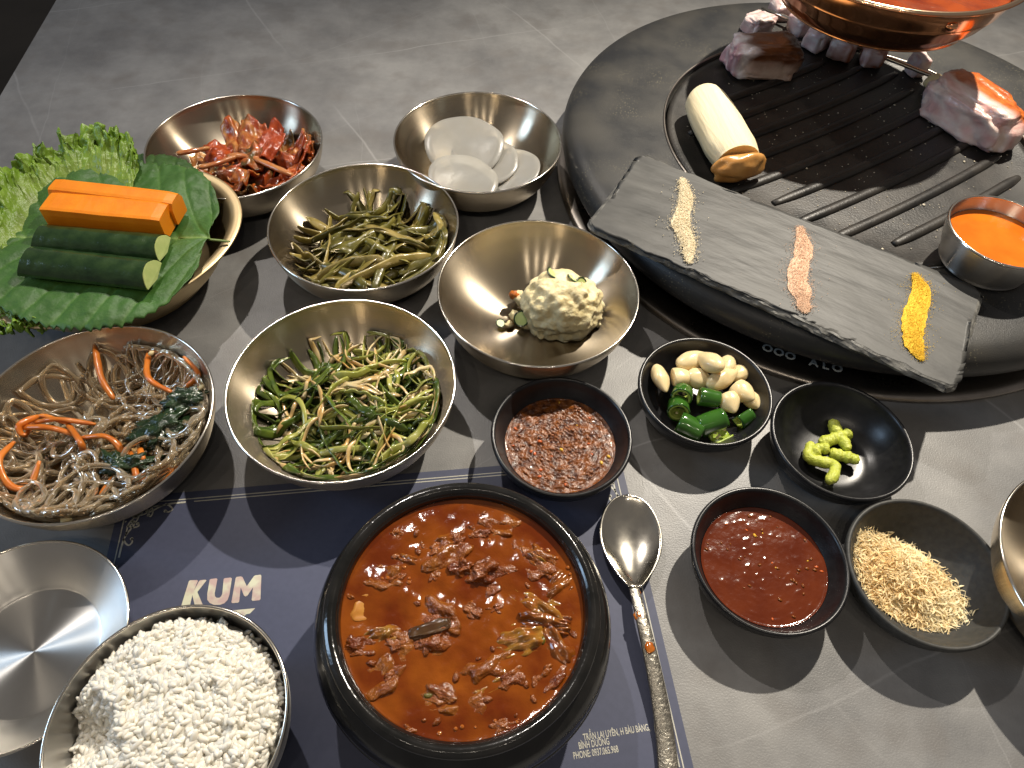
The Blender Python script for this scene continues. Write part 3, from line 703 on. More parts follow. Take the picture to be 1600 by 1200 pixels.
def lettuce(edge, inner, lab, seed):
    nu, nv = 360, 26
    E = smooth_path([at(*p) for p in edge], nu); I = smooth_path([at(*p) for p in inner], nu); V, F, Cc = [], [], []
    o0 = I[0].copy()
    for i in range(nu + 1):
        out = (E[i] - I[i]); t = i / nu
        for j in range(nv + 1):
            v = j / nv; p = I[i] + out * v
            a = v ** 2.2
            tan = (E[min(i + 1, nu)] - E[max(i - 1, 0)]).normalized()
            p = p + Vector((0, 0, 1)) * (a * (.0100 * n3(t * 17, v * 3, seed) + .0060 * n3(t * 40, v * 8, seed + 3) + .003 * n3(t * 95, v * 18, seed)))
            p = p + tan * a * (.006 * n3(t * 22, v * 4, seed + 9) + .004 * n3(t * 60, v * 10, seed + 5)) + out.normalized() * a * (.005 * n3(t * 14, 3, seed) + .0040 * n3(t * 48, v * 8, seed) + .0022 * n3(t * 120, v * 14, seed))
            V.append(p - o0)
            f = max(0, min(1, v * 1.1 + .3 * n3(t * 20, v * 5, seed)))
            c = Vector((.24, .32, .07)).lerp(Vector((.20, .33, .035)), f) * (1 + .2 * n3(t * 20, v * 4, 2)); Cc.append(tuple(c))
    nn = nv + 1
    for i in range(nu):
        for j in range(nv): F.append((i * nn + j, (i + 1) * nn + j, (i + 1) * nn + j + 1, i * nn + j + 1))
    o = mesh('lettuce_leaf', V, F, LET, None, o0, col=Cc); s = o.modifiers.new('s', 'SOLIDIFY'); s.thickness = .0005
    tag(o, lab, 'leaf', 'frilly lettuce on the plate')
lettuce([(-40, 400, .050), (-12, 320, .055), (12, 262, .058), (45, 240, .058), (82, 224, .058), (125, 203, .060), (165, 200, .060), (200, 215, .056), (218, 250, .050)],
        [(20, 430, .040), (40, 380, .040), (60, 340, .040), (85, 320, .040), (110, 305, .040), (135, 300, .040), (160, 300, .040), (180, 305, .040), (200, 320, .040)], 'light green frilly lettuce along the back of the plate', 2.0)
lettuce([(-60, 470, .040), (-30, 500, .040), (10, 514, .040), (45, 512, .040), (75, 508, .040)], [(-40, 430, .038), (-10, 445, .038), (25, 455, .039), (55, 462, .039), (80, 470, .039)], 'light green frilly lettuce at the front left of the plate', 5.0)

# ---- carrot and cucumber sticks
CAR = mat('raw_carrot', (0.86, 0.26, 0.006), (0.78, 0.21, 0.004), scale=70, rough=.42, bump=.25, bscale=260, bdist=.0005, sss=.15, sssr=(.002,))
def bar(p0, p1, w, h, top, m, name, lab, cat, grp, shear=0.0):
    """cut stick with bevelled edges; top = share of width left flat on top"""
    P0, P1 = Vector(p0), Vector(p1); ax = P1 - P0; Ln = ax.length; rz = math.atan2(ax.y, ax.x); ry = -math.atan2(ax.z, math.hypot(ax.x, ax.y))
    sec = [(-w / 2, .0006), (-w / 2 + .0006, 0), (w / 2 - .0006, 0), (w / 2, .0006), (w / 2, h * .72), (w / 2 * top + .001, h * .97), (w / 2 * top - .001, h), (-w / 2 * top + .001, h), (-w / 2 * top - .001, h * .97), (-w / 2, h * .72)]
    V, F = [], []; k = 14; n = len(sec)
    for i in range(k + 1):
        u = i / k; e = 1 - .05 * (abs(2 * u - 1) ** 14)
        for y, z in sec: V.append((u * Ln + shear * z + .0004 * n3(u * 3, y * 200, z * 200), y * e * (1 + .03 * n3(u * 4, 1, w * 999)), z * e + .0005 * n3(u * 4, y * 90, h * 500)))
    for i in range(k):
        for j in range(n): F.append((i * n + j, (i + 1) * n + j, (i + 1) * n + (j + 1) % n, i * n + (j + 1) % n))
    F.append(tuple(range(n))); F.append(tuple(k * n + j for j in reversed(range(n))))
    o = mesh(name, V, F, m, None, P0, (0, ry, rz), smooth=False); tag(o, lab, cat, grp); return o
bar(at(90, 345, .0485), at(270, 362, .0475), .0180, .0170, .84, CAR, 'carrot_stick', 'front thick orange carrot stick next to the cucumber', 'carrot stick', 'carrot sticks on the leaf')
bar(at(98, 318, .0500), at(286, 340, .0480), .0160, .0165, .55, CAR, 'carrot_stick', 'back orange carrot stick, the one furthest from the cucumber', 'carrot stick', 'carrot sticks on the leaf')
def cucumber(p0, p1, R, lab):
    P0, P1 = Vector(p0), Vector(p1); ax = P1 - P0; Ln = ax.length
    root = empty('cucumber_stick', P0, math.atan2(ax.y, ax.x)); tag(root, lab, 'cucumber stick', 'cucumber sticks on the leaf')
    k, n = 26, 16; A0, A1 = math.radians(15), math.radians(172)
    def ring(i, s): 
        u = i / k; out = []
        for j in range(n + 1):
            a = A0 + (A1 - A0) * j / n; r = R * (1 + .02 * n3(u * 9, a * 2.2, R * 1e4) + .012 * math.cos(a * 9)) * s
            out.append((u * Ln + (-0.0065 * math.sin(a) * (u - .5)), r * math.cos(a), r * math.sin(a) * .92))
        return out
    V, F = [], []
    for i in range(k + 1): V += ring(i, 1.0)
    for i in range(k):
        for j in range(n): F.append((i * (n + 1) + j, (i + 1) * (n + 1) + j, (i + 1) * (n + 1) + j + 1, i * (n + 1) + j + 1))
    o = mesh('skin', V, F, CUC_SKIN, root); 
    V, F = [], []
    for i in range(k + 1): V += [(x * .999 + .0003 if i == k else x - .0003 if i == 0 else x, y, z) for x, y, z in ring(i, .955)] + [((i / k) * Ln, 0, -.0005)]
    m_ = n + 2
    for i in range(k):
        for j in range(m_): F.append((i * m_ + j, (i + 1) * m_ + j, (i + 1) * m_ + (j + 1) % m_, i * m_ + (j + 1) % m_))
    F.append(tuple(range(m_))); F.append(tuple(k * m_ + j for j in reversed(range(m_))))
    mesh('flesh', V, F, CUC_FLESH, root, smooth=False)
cucumber(at(62, 376, .0490), at(262, 394, .0485), .0108, 'dark green cucumber stick lying against the front carrot')
cucumber(at(44, 413, .0490), at(246, 436, .0485), .0116, 'dark green cucumber stick nearest the front of the plate')

# ------------------------------------------------------------------ placemat
MAT_A = math.radians(9.3)
MATM = mat('navy_paper', (0.056, 0.064, 0.110), (0.062, 0.070, 0.120), scale=300, rough=.55, bump=.06, bscale=1500, bdist=.0002)
PRINT = mat('silver_print', (0.50, 0.49, 0.42), (0.46, 0.45, 0.40), scale=60, rough=.45)
LOGO = mat('metallic_logo_print', (0.62, 0.62, 0.46), (0.50, 0.36, 0.33), scale=90, rough=.4, lo=.42, hi=.58)
TR = Vector((.0665, .2160, .0005))
pm = empty('placemat', TR, MAT_A); tag(pm, 'navy blue printed paper placemat under the stew pot', 'placemat')
MW, MH = .284, .205
sheet = mesh('paper_sheet', [(-MW, -MH, 0), (0, -MH, 0), (0, 0, 0), (-MW, 0, 0), (-MW, -MH, -.0003), (0, -MH, -.0003), (0, 0, -.0003), (-MW, 0, -.0003)], [(0, 1, 2, 3), (4, 7, 6, 5), (0, 4, 5, 1), (1, 5, 6, 2), (2, 6, 7, 3), (3, 7, 4, 0)], MATM, pm, smooth=False)
ZP = .00012
def flat_line(name, pts, wd, parent=pm, m=PRINT, n=None, taper=False):
    P = smooth_path([(x, y, 0) for x, y in pts], n or (1 if len(pts) == 2 else len(pts) * 7)); V, F = [], []; L = len(P)
    for i, p in enumerate(P):
        t = (P[min(i + 1, L - 1)] - P[max(i - 1, 0)]).normalized(); s = Vector((-t.y, t.x, 0))
        k = wd * (.45 + .55 * math.sin(PI * i / (L - 1))) if taper else wd
        V += [(p.x + s.x * k / 2, p.y + s.y * k / 2, ZP), (p.x - s.x * k / 2, p.y - s.y * k / 2, ZP)]
    for i in range(L - 1): F.append((2 * i, 2 * i + 1, 2 * i + 3, 2 * i + 2))
    return mesh(name, V, F, m, parent, smooth=False)
I1, I2 = .0046, .0064
for ins, nm in ((I1, 'outer'), (I2, 'inner')):
    g = ins if nm == 'outer' else I2
    lo_ = 0 if nm == 'outer' else .034
    flat_line('border_line', [(-MW + g + lo_, -g), (-g - lo_, -g)], .0006); flat_line('border_line', [(-MW + g, -g - lo_), (-MW + g, -MH + g + lo_)], .0006)
    flat_line('border_line', [(-g, -g - lo_), (-g, -MH + g + lo_)], .0006); flat_line('border_line', [(-MW + g + lo_, -MH + g), (-g - lo_, -MH + g)], .0006)
def dot(x, y, r, parent=pm):
    n = 12; mesh('border_dot', [(x + r * math.cos(2 * PI * k / n), y + r * math.sin(2 * PI * k / n), ZP) for k in range(n)], [tuple(range(n))], PRINT, parent, smooth=False)
def flourish(cx, cy, sx, sy):
    """corner scroll: mirrored about the diagonal; sx, sy point into the mat"""
    def T(p, sw):
        u, v = (p[1], p[0]) if sw else p
        return (cx + sx * u, cy + sy * v)
    K = .001
    strokes = [([(6.4, 36), (6.6, 28), (7.6, 23), (9.4, 20), (10.6, 17.5), (10.2, 15.6), (9.0, 15.6)], 1.0), ([(7.4, 24), (7.4, 20), (7.6, 17), (9.0, 14.6), (10.2, 13), (9.6, 11.8)], .8), ([(5.4, 13.5), (5.4, 9.5), (6.2, 6.4), (8.2, 7.6), (10.2, 9.6), (11.6, 12.0), (10.6, 13.2)], .8),
               ([(6.2, 6.6), (9.4, 7.4), (12.4, 8.6), (12.6, 10.4), (11.0, 10.4)], .8), ([(9, 9), (12, 12), (15.5, 11.5), (17.4, 9.2), (18.4, 6.8)], .7), ([(17.8, 7.5), (19.2, 10.4), (18.6, 13.2), (17.0, 12.6)], .8), ([(25, 6.4), (28, 8.2), (29.4, 10.2), (27.6, 11.6), (25.6, 10.8)], .9)]
    for pts, wd in strokes:
        for sw in (False, True):
            flat_line('scroll', [T((a * K, b * K), sw) for a, b in pts], wd * K, taper=False)
    for a, b, r in ((9.2, 15.8, .8), (9.8, 12.0, .7), (10.8, 13.1, .8), (17.2, 12.4, .9), (25.8, 10.9, .9), (22, 7.6, .6), (5.8, 15.2, .5)):
        for sw in (False, True):
            x, y = T((a * K, b * K), sw); dot(x, y, r * K)
    flat_line('scroll', [T((5.6 * K, 5.6 * K), False), T((8.5 * K, 8.5 * K), False)], .0034)
for cx, cy, sx, sy in ((-MW, 0, 1, -1), (0, 0, -1, -1), (0, -MH, -1, 1), (-MW, -MH, 1, 1)): flourish(cx, cy, sx, sy)
def text(body, name, loc, rz, size, m, parent=None, sx=1.0, align='LEFT', shear=0.0, off=0.0, ext=0.0, rot=None, sp=1.0):
    cu = bpy.data.curves.new(name, 'FONT'); cu.body = body; cu.size = size; cu.align_x = align; cu.shear = shear; cu.offset = off; cu.extrude = ext; cu.space_character = sp
    cu.resolution_u = 4
    t = bpy.data.objects.new(name, cu); COL.objects.link(t)
    dg = bpy.context.evaluated_depsgraph_get(); me = bpy.data.meshes.new_from_object(t.evaluated_get(dg)); me.name = name
    bpy.data.objects.remove(t); me.materials.clear(); me.materials.append(m)
    o = link(name, me, parent, loc, rot or (0, 0, rz)); o.scale = (sx, 1, 1); return o
def ml(px, py): # pixel on the mat to mat coordinates
    p = at(px, py, TR.z) - TR; c, s = math.cos(-MAT_A), math.sin(-MAT_A); return (p.x * c - p.y * s, p.x * s + p.y * c, ZP)
from mathutils.geometry import tessellate_polygon
def logo(pts):
    P = [Vector(ml(180 + x / 4.2105, 700 + y / 4.2105)) for x, y in pts]
    mesh('logo_letter', P, [tuple(t) for t in tessellate_polygon([P])], LOGO, pm, smooth=False)
logo([(485, 877), (492, 871), (538, 869), (545, 874), (519, 938), (552, 876), (562, 870), (594, 867), (601, 872), (541, 948), (580, 1040), (525, 1040), (508, 968), (492, 1040), (434, 1042)])
logo([(622, 867), (630, 862), (666, 858), (673, 863), (655, 955), (657, 976), (668, 986), (685, 986), (698, 976), (705, 958), (714, 862), (722, 857), (760, 853), (768, 858), (752, 965), (740, 1000), (718, 1022), (690, 1032), (650, 1033), (622, 1020), (606, 998), (606, 960)])
logo([(793, 856), (800, 849), (828, 845), (838, 850), (866, 910), (912, 845), (922, 838), (956, 834), (962, 841), (956, 995), (948, 1002), (905, 1006), (898, 1000), (907, 917), (872, 970), (858, 978), (848, 972), (826, 917), (816, 1012), (808, 1018), (770, 1021), (765, 1014)])
logo([(740, 1072), (922, 1054), (886, 1090), (862, 1094), (800, 1160), (740, 1160)])
for s_, px, py in (('TRẦN LAI UYÊN, H BÀU BÀNG,', 1016, 1141), ('BÌNH DƯƠNG', 953, 1163), ('PHONE: 0937.065.968', 967, 1175)):
    q_ = ml(px, py); text(s_, 'address_line', q_, 0.03, .0041, PRINT, pm, .56, 'RIGHT', off=.00008)

# ------------------------------------------------------------------ stew pot and stew
PZ = .060
sp_ = (CAM_H - PZ) / (CAM_H - .075)
PC = Vector((-.0148 * sp_, .0963 * sp_, .0010)); PR = .0563 * sp_
pot = empty('stew_pot', PC); tag(pot, 'black glazed earthenware pot of bubbling red stew', 'pot')
P_OUT = [(PR - .0022, PZ), (PR, PZ - .0014), (PR + .0002, PZ - .0032), (PR - .0012, PZ - .0052), (PR - .0008, PZ - .0075), (PR + .0045, PZ - .012), (PR + .0072, PZ - .0185), (PR + .0066, PZ - .021), (PR + .0078, PZ - .023), (PR + .0070, PZ - .026), (PR + .0076, PZ - .028), (PR + .0062, PZ - .034), (PR + .0005, PZ - .044), (PR - .008, PZ - .053), (PR - .012, .0028), (PR - .013, 0), (0, 0)]
P_IN = [(0, .006), (.036, .007), (.047, .018), (.0520, .034), (PR - .0066, PZ - .006), (PR - .0056, PZ - .0022), (PR - .0040, PZ - .0004)]
p_in = interp(P_IN)
pp = curve_prof(P_IN, 40) + curve_prof(P_OUT, 90); pp[0] = (0, pp[0][1]); pp[-1] = (0, 0)
mesh('pot_body', *lathe(pp, 144), POTGLAZE, pot)
STEW = mat('stew_broth', (0.110, 0.017, 0.0011), (0.225, 0.056, 0.0038), scale=40, rough=0.12, bump=.35, bscale=230, bdist=.0010, coat=.15, detail=7, lo=.38, hi=.66)
def stf(x, y): return .0009 * n3(x * 70, y * 70, 1) + .0005 * n3(x * 190, y * 190, 2) + .0008 * max(0, n3(x * 110, y * 110, 9) - .2)
STZ = PZ - .0062
st = sauce_disc('red_stew', PC, p_in, STZ, rlevel(P_IN, STZ), STEW, 0, 0, 'oily red orange kimchi stew filling the black pot', 'stew', 160, 100, stf)
CHUNK = mat('stewed_pork', (0.22, 0.062, 0.009), (0.13, 0.025, 0.002), scale=120, rough=.22, bump=1.0, bscale=330, bdist=.0018, coat=.2)
CABB = mat('stewed_cabbage', (0.24, 0.075, 0.008), (0.15, 0.034, 0.003), scale=110, rough=.18, bump=.9, bscale=300, bdist=.0015, coat=.2)
TOFU = mat('tofu', (0.46, 0.20, 0.030), (0.34, 0.11, 0.012), scale=60, rough=.35, sss=.3, sssr=(.003,))
SCAL = mat('stew_scallion', (0.10, 0.075, 0.008), rough=.2)
def chunk(name, px, py, dims, m, rz, seed, dz=0.0, amp=.6, power=1.0, sub=4):
    dims = (dims[0] * 1.25, dims[1] * 1.2, dims[2] * 1.25); q = at(px, py, STZ) - PC; mesh(name, *xf(blob(dims, amp, 1.8, seed, 5, power, .12 if power == 1.0 else 0.0), (q.x, q.y, STZ + dz - dims[2] * .5), rz), m, st)
for a in (('pork_chunk', 757, 893, (.0060, .0045, .0040), CHUNK, .8, 1, .001), ('pork_chunk', 722, 888, (.0045, .0035, .0035), CHUNK, .2, 2, .001), ('pork_chunk', 690, 860, (.0055, .004, .0022), CHUNK, .4, 3),
          ('pork_chunk', 745, 832, (.0045, .0035, .0022), CHUNK, .1, 4), ('pork_chunk', 715, 842, (.004, .003, .0022), CHUNK, 1.1, 5), ('pork_chunk', 845, 872, (.008, .0045, .0022), CABB, -.5, 6), ('pork_chunk', 620, 905, (.0035, .002, .0014), CHUNK, .5, 7),
          ('pork_chunk', 738, 955, (.0042, .0028, .0014), CHUNK, -.4, 8), ('pork_chunk', 775, 952, (.003, .002, .0014), CHUNK, .3, 9), ('pork_chunk', 672, 995, (.0088, .0058, .0034), CHUNK, .4, 10), ('pork_chunk', 632, 1005, (.0060, .004, .002), CHUNK, .3, 11),
          ('pork_chunk', 560, 1012, (.006, .004, .0026), CHUNK, .1, 12), ('pork_chunk', 680, 900, (.003, .002, .0012), CHUNK, .9, 13), ('pork_chunk', 785, 1135, (.0035, .0022, .0014), CHUNK, .2, 14), ('pork_chunk', 640, 1145, (.0035, .0025, .0014), CHUNK, .2, 15),
          ('pork_chunk', 620, 835, (.003, .002, .0012), CHUNK, .2, 16), ('pork_chunk', 800, 1060, (.0065, .004, .0022), CHUNK, .6, 19), ('pork_chunk', 690, 1085, (.0055, .0035, .002), CABB, -.3, 20)): chunk(*a)
for a in ((770, 905, .0115, .0075, .3), (700, 865, .0105, .0065, .7), (640, 1000, .0120, .0075, .2), (830, 880, .0110, .0060, -.5), (760, 1040, .0105, .0065, .5), (600, 905, .0085, .0055, .0), (720, 1110, .0110, .0060, .2), (850, 1060, .0090, .006, 1.0), (600, 1060, .0095, .0065, .8), (700, 960, .0090, .0060, -.6), (780, 825, .0095, .005, .1)):
    chunk('pork_chunk', a[0], a[1], (a[2], a[3], .0034), CHUNK if a[0] % 20 else CABB, a[4], a[0] * .37, -.0014, .8)
chunk('tofu_piece', 570, 948, (.0060, .0052, .0030), TOFU, .15, 17, -.0016, .35, .6)
chunk('mushroom_piece', 672, 985, (.0072, .0026, .0030), mat('stewed_dark_mushroom', (.10, .055, .02), (.05, .02, .008), rough=.2, coat=.5), .35, 18, .0012, .2, .6)
CABL = mat('stewed_cabbage_leaf', (1, 1, 1), (.7, .6, .5), scale=90, rough=.13, bump=.5, bscale=220, bdist=.001, attr=True, coat=.5)
for i, (px, py, L_, W_, rz, z_) in enumerate(((845, 950, .030, .020, -.55, .0012), (868, 1000, .026, .017, -1.0, .0010), (820, 1000, .026, .016, .2, .0016), (872, 915, .020, .013, .9, .0010), (835, 875, .020, .012, -.4, .0004), (850, 975, .022, .010, -.1, .0026), (600, 995, .020, .012, .3, .0004), (700, 845, .020, .010, .3, .0), (770, 1070, .020, .012, .5, .0002), (640, 875, .016, .010, -.3, -.0002))):
    V, F, Cc = leaf_sheet(L_, W_, i * 3.7 + 1, .0032, (.26, .085, .010), (.17, .040, .004) if i % 2 else (.30, .15, .02), .0040)
    q = at(px, py, STZ) - PC
    V, F = xf((V, F), (q.x, q.y, STZ + z_ - .0008), rz)
    o = mesh('cabbage_leaf', V, F, CABL, st, col=Cc); sm = o.modifiers.new('thick', 'SOLIDIFY'); sm.thickness = .0009
for i in range(46):
    rr = PR * .84 * math.sqrt(random.random()); a = random.uniform(0, 6.28); s = random.uniform(.0005, .0016)
    q = (rr * math.cos(a), rr * math.sin(a), STZ + stf(rr * math.cos(a), rr * math.sin(a)) + s * .1)
    mesh('stew_bit', *xf(blob((s * 1.7, s, s * .6), .4, 1.6, i, 2), q, a * 5), SCAL if i % 15 == 0 else CHUNK, st)
BUB = mat('oil_bubble', (0.30, 0.08, 0.008), rough=.05, coat=1.0)
for i in range(60):
    cl = random.choice([(690, 850), (745, 838), (850, 870), (770, 890), (620, 905), (540, 1010), (735, 955), (880, 900), (810, 1130), (640, 800), (720, 1140)])
    px, py = cl[0] + random.gauss(0, 16), cl[1] + random.gauss(0, 9); q = at(px, py, STZ) - PC
    if math.hypot(q.x, q.y) > PR * .86: continue
    s = random.uniform(.0004, .0011); mesh('oil_bubble', *xf(blob((s, s, s * .7), 0, 1, i, 2), (q.x, q.y, STZ + stf(q.x, q.y))), BUB, st)

# ------------------------------------------------------------------ rice bowl and rice
RC = Vector((-.1287, .0507, .0010)); RR, RZ = .0464, .050
R_IN = [(0, .003), (.022, .0034), (.030, .008), (.037, .018), (.0425, .032), (.0452, .044), (.0458, .050)]
r_in = interp(R_IN)
pp = curve_prof(R_IN, 36) + [(.0461, .0504)] + curve_prof([(.0466, .050), (.0460, .043), (.0433, .031), (.038, .0168), (.031, .006), (.024, 0), (0, 0)], 30); pp[0] = (0, pp[0][1]); pp[-1] = (0, 0)
rb = empty('rice_bowl', RC); tag(rb, 'round steel bowl heaped with white rice at the front', 'bowl')
link('bowl', mkmesh('bowl', *lathe(pp, 128), STEEL_COOL), rb); link('rim', ring_me('rim', .0462, .0008, .0503, STEEL_RIM), rb)
RICE = mat('cooked_rice', (0.80, 0.765, 0.68), (0.76, 0.715, 0.615), scale=120, rough=.24, sss=.35, sssr=(.0012,), var=.05)
rice = empty('steamed_rice', RC); tag(rice, 'mound of steamed white rice in a steel bowl', 'rice')
dip = at(135, 1150, .046) - RC
def rice_h(x, y):
    r = math.hypot(x, y)
    h = .0445 + .009 * max(0, 1 - (r / .043) ** 2) ** .7 + .0032 * n3(x * 80, y * 80, 1) + .0024 * n3(x * 170, y * 170, 4)
    d_ = math.hypot(x - dip.x, y - dip.y); h -= .013 * max(0, 1 - (d_ / .016) ** 2)
    h -= .004 * max(0, (r - .038) / .005)
    return h
V, F = [(0, 0, rice_h(0, 0) - .002)], []
nr, na = 40, 90
for i in range(1, nr + 1):
    for j in range(na):
        r = .0430 * i / nr; a = 2 * PI * j / na; x, y = r * math.cos(a), r * math.sin(a); V.append((x, y, rice_h(x, y) - .0004))
for j in range(na): F.append((0, 1 + j, 1 + (j + 1) % na))
for i in range(nr - 1):
    for j in range(na): F.append((1 + i * na + j, 1 + (i + 1) * na + j, 1 + (i + 1) * na + (j + 1) % na, 1 + i * na + (j + 1) % na))
mesh('rice_mass', V, F, RICE, rice)
gr_v = []
for s in range(6):
    V0, F0 = ico(2); gv = []
    for v in V0: gv.append(Vector((v.x * .0034, v.y * .00138 * (1 - .2 * v.x * v.x), v.z * .0013 + .0004 * math.sin(v.x * 2 + s) * (s % 3 - 1))))
    gr_v.append((gv, F0))
gmesh = [mkmesh('rice_grain', *g, RICE) for g in gr_v]
lst = []
for i in range(2700):
    r = .0420 * math.sqrt(random.random()); a = random.uniform(0, 2 * PI); x, y = r * math.cos(a), r * math.sin(a)
    q = (x, y, rice_h(x, y) + random.uniform(-.0013, .0007)); lst.append((q, (random.gauss(0, .5), random.gauss(0, .38), random.uniform(0, 6.28)), random.uniform(.82, 1.08)))
lst.sort(key=lambda t: -(t[0][2] - rice_h(t[0][0], t[0][1])) )
for i, (q, rot, s) in enumerate(lst[:300]):
    o = link('rice_grain', gmesh[i % 6], rice, q, rot); o.scale = (s, s, s)
parts = [xf(gr_v[i % 6], q, rot[2], rot[0], rot[1], s) for i, (q, rot, s) in enumerate(lst[300:])]
tag(mesh('rice_grains', *join(parts), RICE, rice), kind='stuff')

# ------------------------------------------------------------------ empty steel dish, front left
dish = empty('steel_dish', (-.2222, .0855, .0008)); tag(dish, 'shallow empty steel dish with scratched base, front left', 'dish')
pp = curve_prof([(0, .0030), (.014, .0030), (.0285, .0031), (.0312, .0042), (.0345, .0075), (.041, .0135), (.0465, .0182), (.0486, .0200)], 50) + [(.0490, .0202), (.0494, .0198)] + curve_prof([(.0485, .0190), (.0450, .0150), (.036, .0068), (.031, .0012), (.029, 0), (0, 0)], 30)
pp[0] = (0, pp[0][1]); pp[-1] = (0, 0)
link('dish_body', mkmesh('dish_body', *lathe(pp, 128), STEEL_COOL), dish); link('rim', ring_me('rim', .0490, .0007, .0200, STEEL_RIM), dish)

# ------------------------------------------------------------------ spoon
sn = empty('spoon', (0, 0, 0)); 
p_tip, p_neck = at(981, 774, .006), at(990, 922, .005); sn.location = (p_neck.x, p_neck.y, .0006)
tag(sn, 'steel spoon beside the stew pot, bowl end away from the viewer', 'spoon')
ax = (p_tip - p_neck); Ls = math.hypot(ax.x, ax.y); ang = math.atan2(ax.y, ax.x); sn.rotation_euler.z = ang
V, F = [], []; nu, nv = 40, 24; WS = .0172
for i in range(nu + 1):
    t = i / nu; x = t * Ls; tt = max(t, .0)
    hw = WS * math.sqrt(max(.0004, 1 - ((t - .55) / .45) ** 2)) if t > .55 else WS * (.18 + .82 * math.sin(PI / 2 * t / .55) ** .85)
    hw = max(hw, .0032 if t < .04 else 0)
    for j in range(nv + 1):
        v = 2 * j / nv - 1
        rimz = .0070 - .0012 * math.sin(PI * t) + .001 * (1 - t)
        dep = .0062 * (math.sin(PI * t ** .9)) ** .7 * (1 - v * v)
        V.append((x, v * hw, rimz - dep))
for i in range(nu):
    for j in range(nv): F.append((i * (nv + 1) + j, (i + 1) * (nv + 1) + j, (i + 1) * (nv + 1) + j + 1, i * (nv + 1) + j + 1))
o = mesh('spoon_bowl', V, F, SPOON, sn); s = o.modifiers.new('s', 'SOLIDIFY'); s.thickness = .0009; s.offset = 1
hp = [at(x, y, z) - sn.location for x, y, z in ((990, 918, .0075), (1000, 955, .0095), (1012, 1005, .0090), (1028, 1080, .006), (1040, 1160, .0030), (1048, 1260, .0022), (1052, 1330, .002))]
R_ = Matrix.Rotation(-ang, 3, 'Z'); hp = [R_ @ p for p in hp]
P = smooth_path(hp, 60); V, F = [], []
for i, p in enumerate(P):
    t = i / 60; hw = .0027 + .0030 * t ** 1.1; th = .0009
    tn = (P[min(i + 1, 60)] - P[max(i - 1, 0)]).normalized(); sd = tn.cross(Vector((0, 0, 1))).normalized()
    if i == 60: hw *= .6
    for (a, b_) in ((-1, 0), (-.85, 1), (.85, 1), (1, 0), (.85, -1), (-.85, -1)): V.append(p + sd * (a * hw) + Vector((0, 0, b_ * th)))
for i in range(60):
    for j in range(6): F.append((i * 6 + j, (i + 1) * 6 + j, (i + 1) * 6 + (j + 1) % 6, i * 6 + (j + 1) % 6))
F += [tuple(range(6)), tuple(360 + j for j in reversed(range(6)))]
HAM = mat('hammered_steel', (0.50, 0.47, 0.40), (0.36, 0.33, 0.28), scale=400, rough=.36, metal=1.0, bump=.5, bscale=520, bdist=.0010, rvar=.15)
mesh('handle', V, F, HAM, sn)
DROP = mat('orange_sauce_spot', (0.42, 0.13, 0.015), (0.30, 0.07, 0.008), scale=200, rough=.15, coat=.5)
for x, y, s in ((996, 927, .0018), (997, 963, .0022), (1015, 1012, .0024), (1003, 980, .001)):
    q = R_ @ (at(x, y, .0098 if y > 940 else .0082) - sn.location); mesh('sauce_spot', *xf(blob((s * 1.2, s, s * .35), .3, 2, x, 3), q), DROP, sn)

# ------------------------------------------------------------------ grill
GC = Vector((.2505, .4910, 0.0))
grill = empty('table_grill', GC); tag(grill, 'round black cast iron table grill with raised ridges', 'grill')
TRIM = mat('grill_trim_steel', (0.42, 0.38, 0.34), (0.30, 0.27, 0.24), scale=60, rough=.32, metal=1.0, rvar=.15)
mesh('trim_ring', *lathe([(.2235, .0004), (.2240, .0030), (.2215, .0046), (.2170, .0050), (.2110, .0044), (.1900, .0040), (.1900, .0004), (.2235, .0004)], 200), TRIM, grill)
GI = mat('grill_enamel', (0.016, 0.017, 0.019), (0.034, 0.032, 0.028), scale=26, rough=.40, bump=.5, bscale=1800, bdist=.0003, rvar=.14)
# seasoning dust on the enamel
_N = GI.node_tree.nodes; _L = GI.node_tree.links; _b = _N['Principled BSDF']
vo = _N.new('ShaderNodeTexVoronoi'); vo.inputs['Scale'].default_value = 480; tcg = _N.new('ShaderNodeTexCoord'); _L.new(tcg.outputs['Object'], vo.inputs['Vector'])
ls = _N.new('ShaderNodeMath'); ls.operation = 'LESS_THAN'; ls.inputs[1].default_value = .22; _L.new(vo.outputs['Distance'], ls.inputs[0])
gt = _N.new('ShaderNodeTexNoise'); gt.inputs['Scale'].default_value = 22; gt.inputs['Detail'].default_value = 4; _L.new(tcg.outputs['Object'], gt.inputs['Vector'])
g2 = _N.new('ShaderNodeMapRange'); g2.inputs[1].default_value = .50; g2.inputs[2].default_value = .68; _L.new(gt.outputs['Fac'], g2.inputs[0])
mu = _N.new('ShaderNodeMath'); mu.operation = 'MULTIPLY'; _L.new(ls.outputs[0], mu.inputs[0]); _L.new(g2.outputs[0], mu.inputs[1])
old = _b.inputs['Base Color'].links[0].from_socket; mxx = _N.new('ShaderNodeMix'); mxx.data_type = 'RGBA'; _L.new(mu.outputs[0], mxx.inputs['Factor']); _L.new(old, mxx.inputs['A']); mxx.inputs['B'].default_value = (.15, .135, .09, 1); _L.new(mxx.outputs['Result'], _b.inputs['Base Color'])
GZ = .0400
pp = curve_prof([(.1960, .0045), (.2040, .0110), (.2165, .0190), (.2222, .0285), (.2205, .0365), (.2150, .0415), (.2050, .0436), (.1850, .0432), (.1650, .0420), (.1475, .0410), (.1445, .0408)], 70) + [(.1432, .0404), (.1424, .0392), (.1424, .0340), (0, .0340)]
mesh('grill_frame', *lathe(pp, 220), GI, grill)
mesh('gap_ring', *lathe([(.1442, .0411), (.1436, .0418), (.1428, .0416), (.1424, .0406)], 200), TRIM, grill)
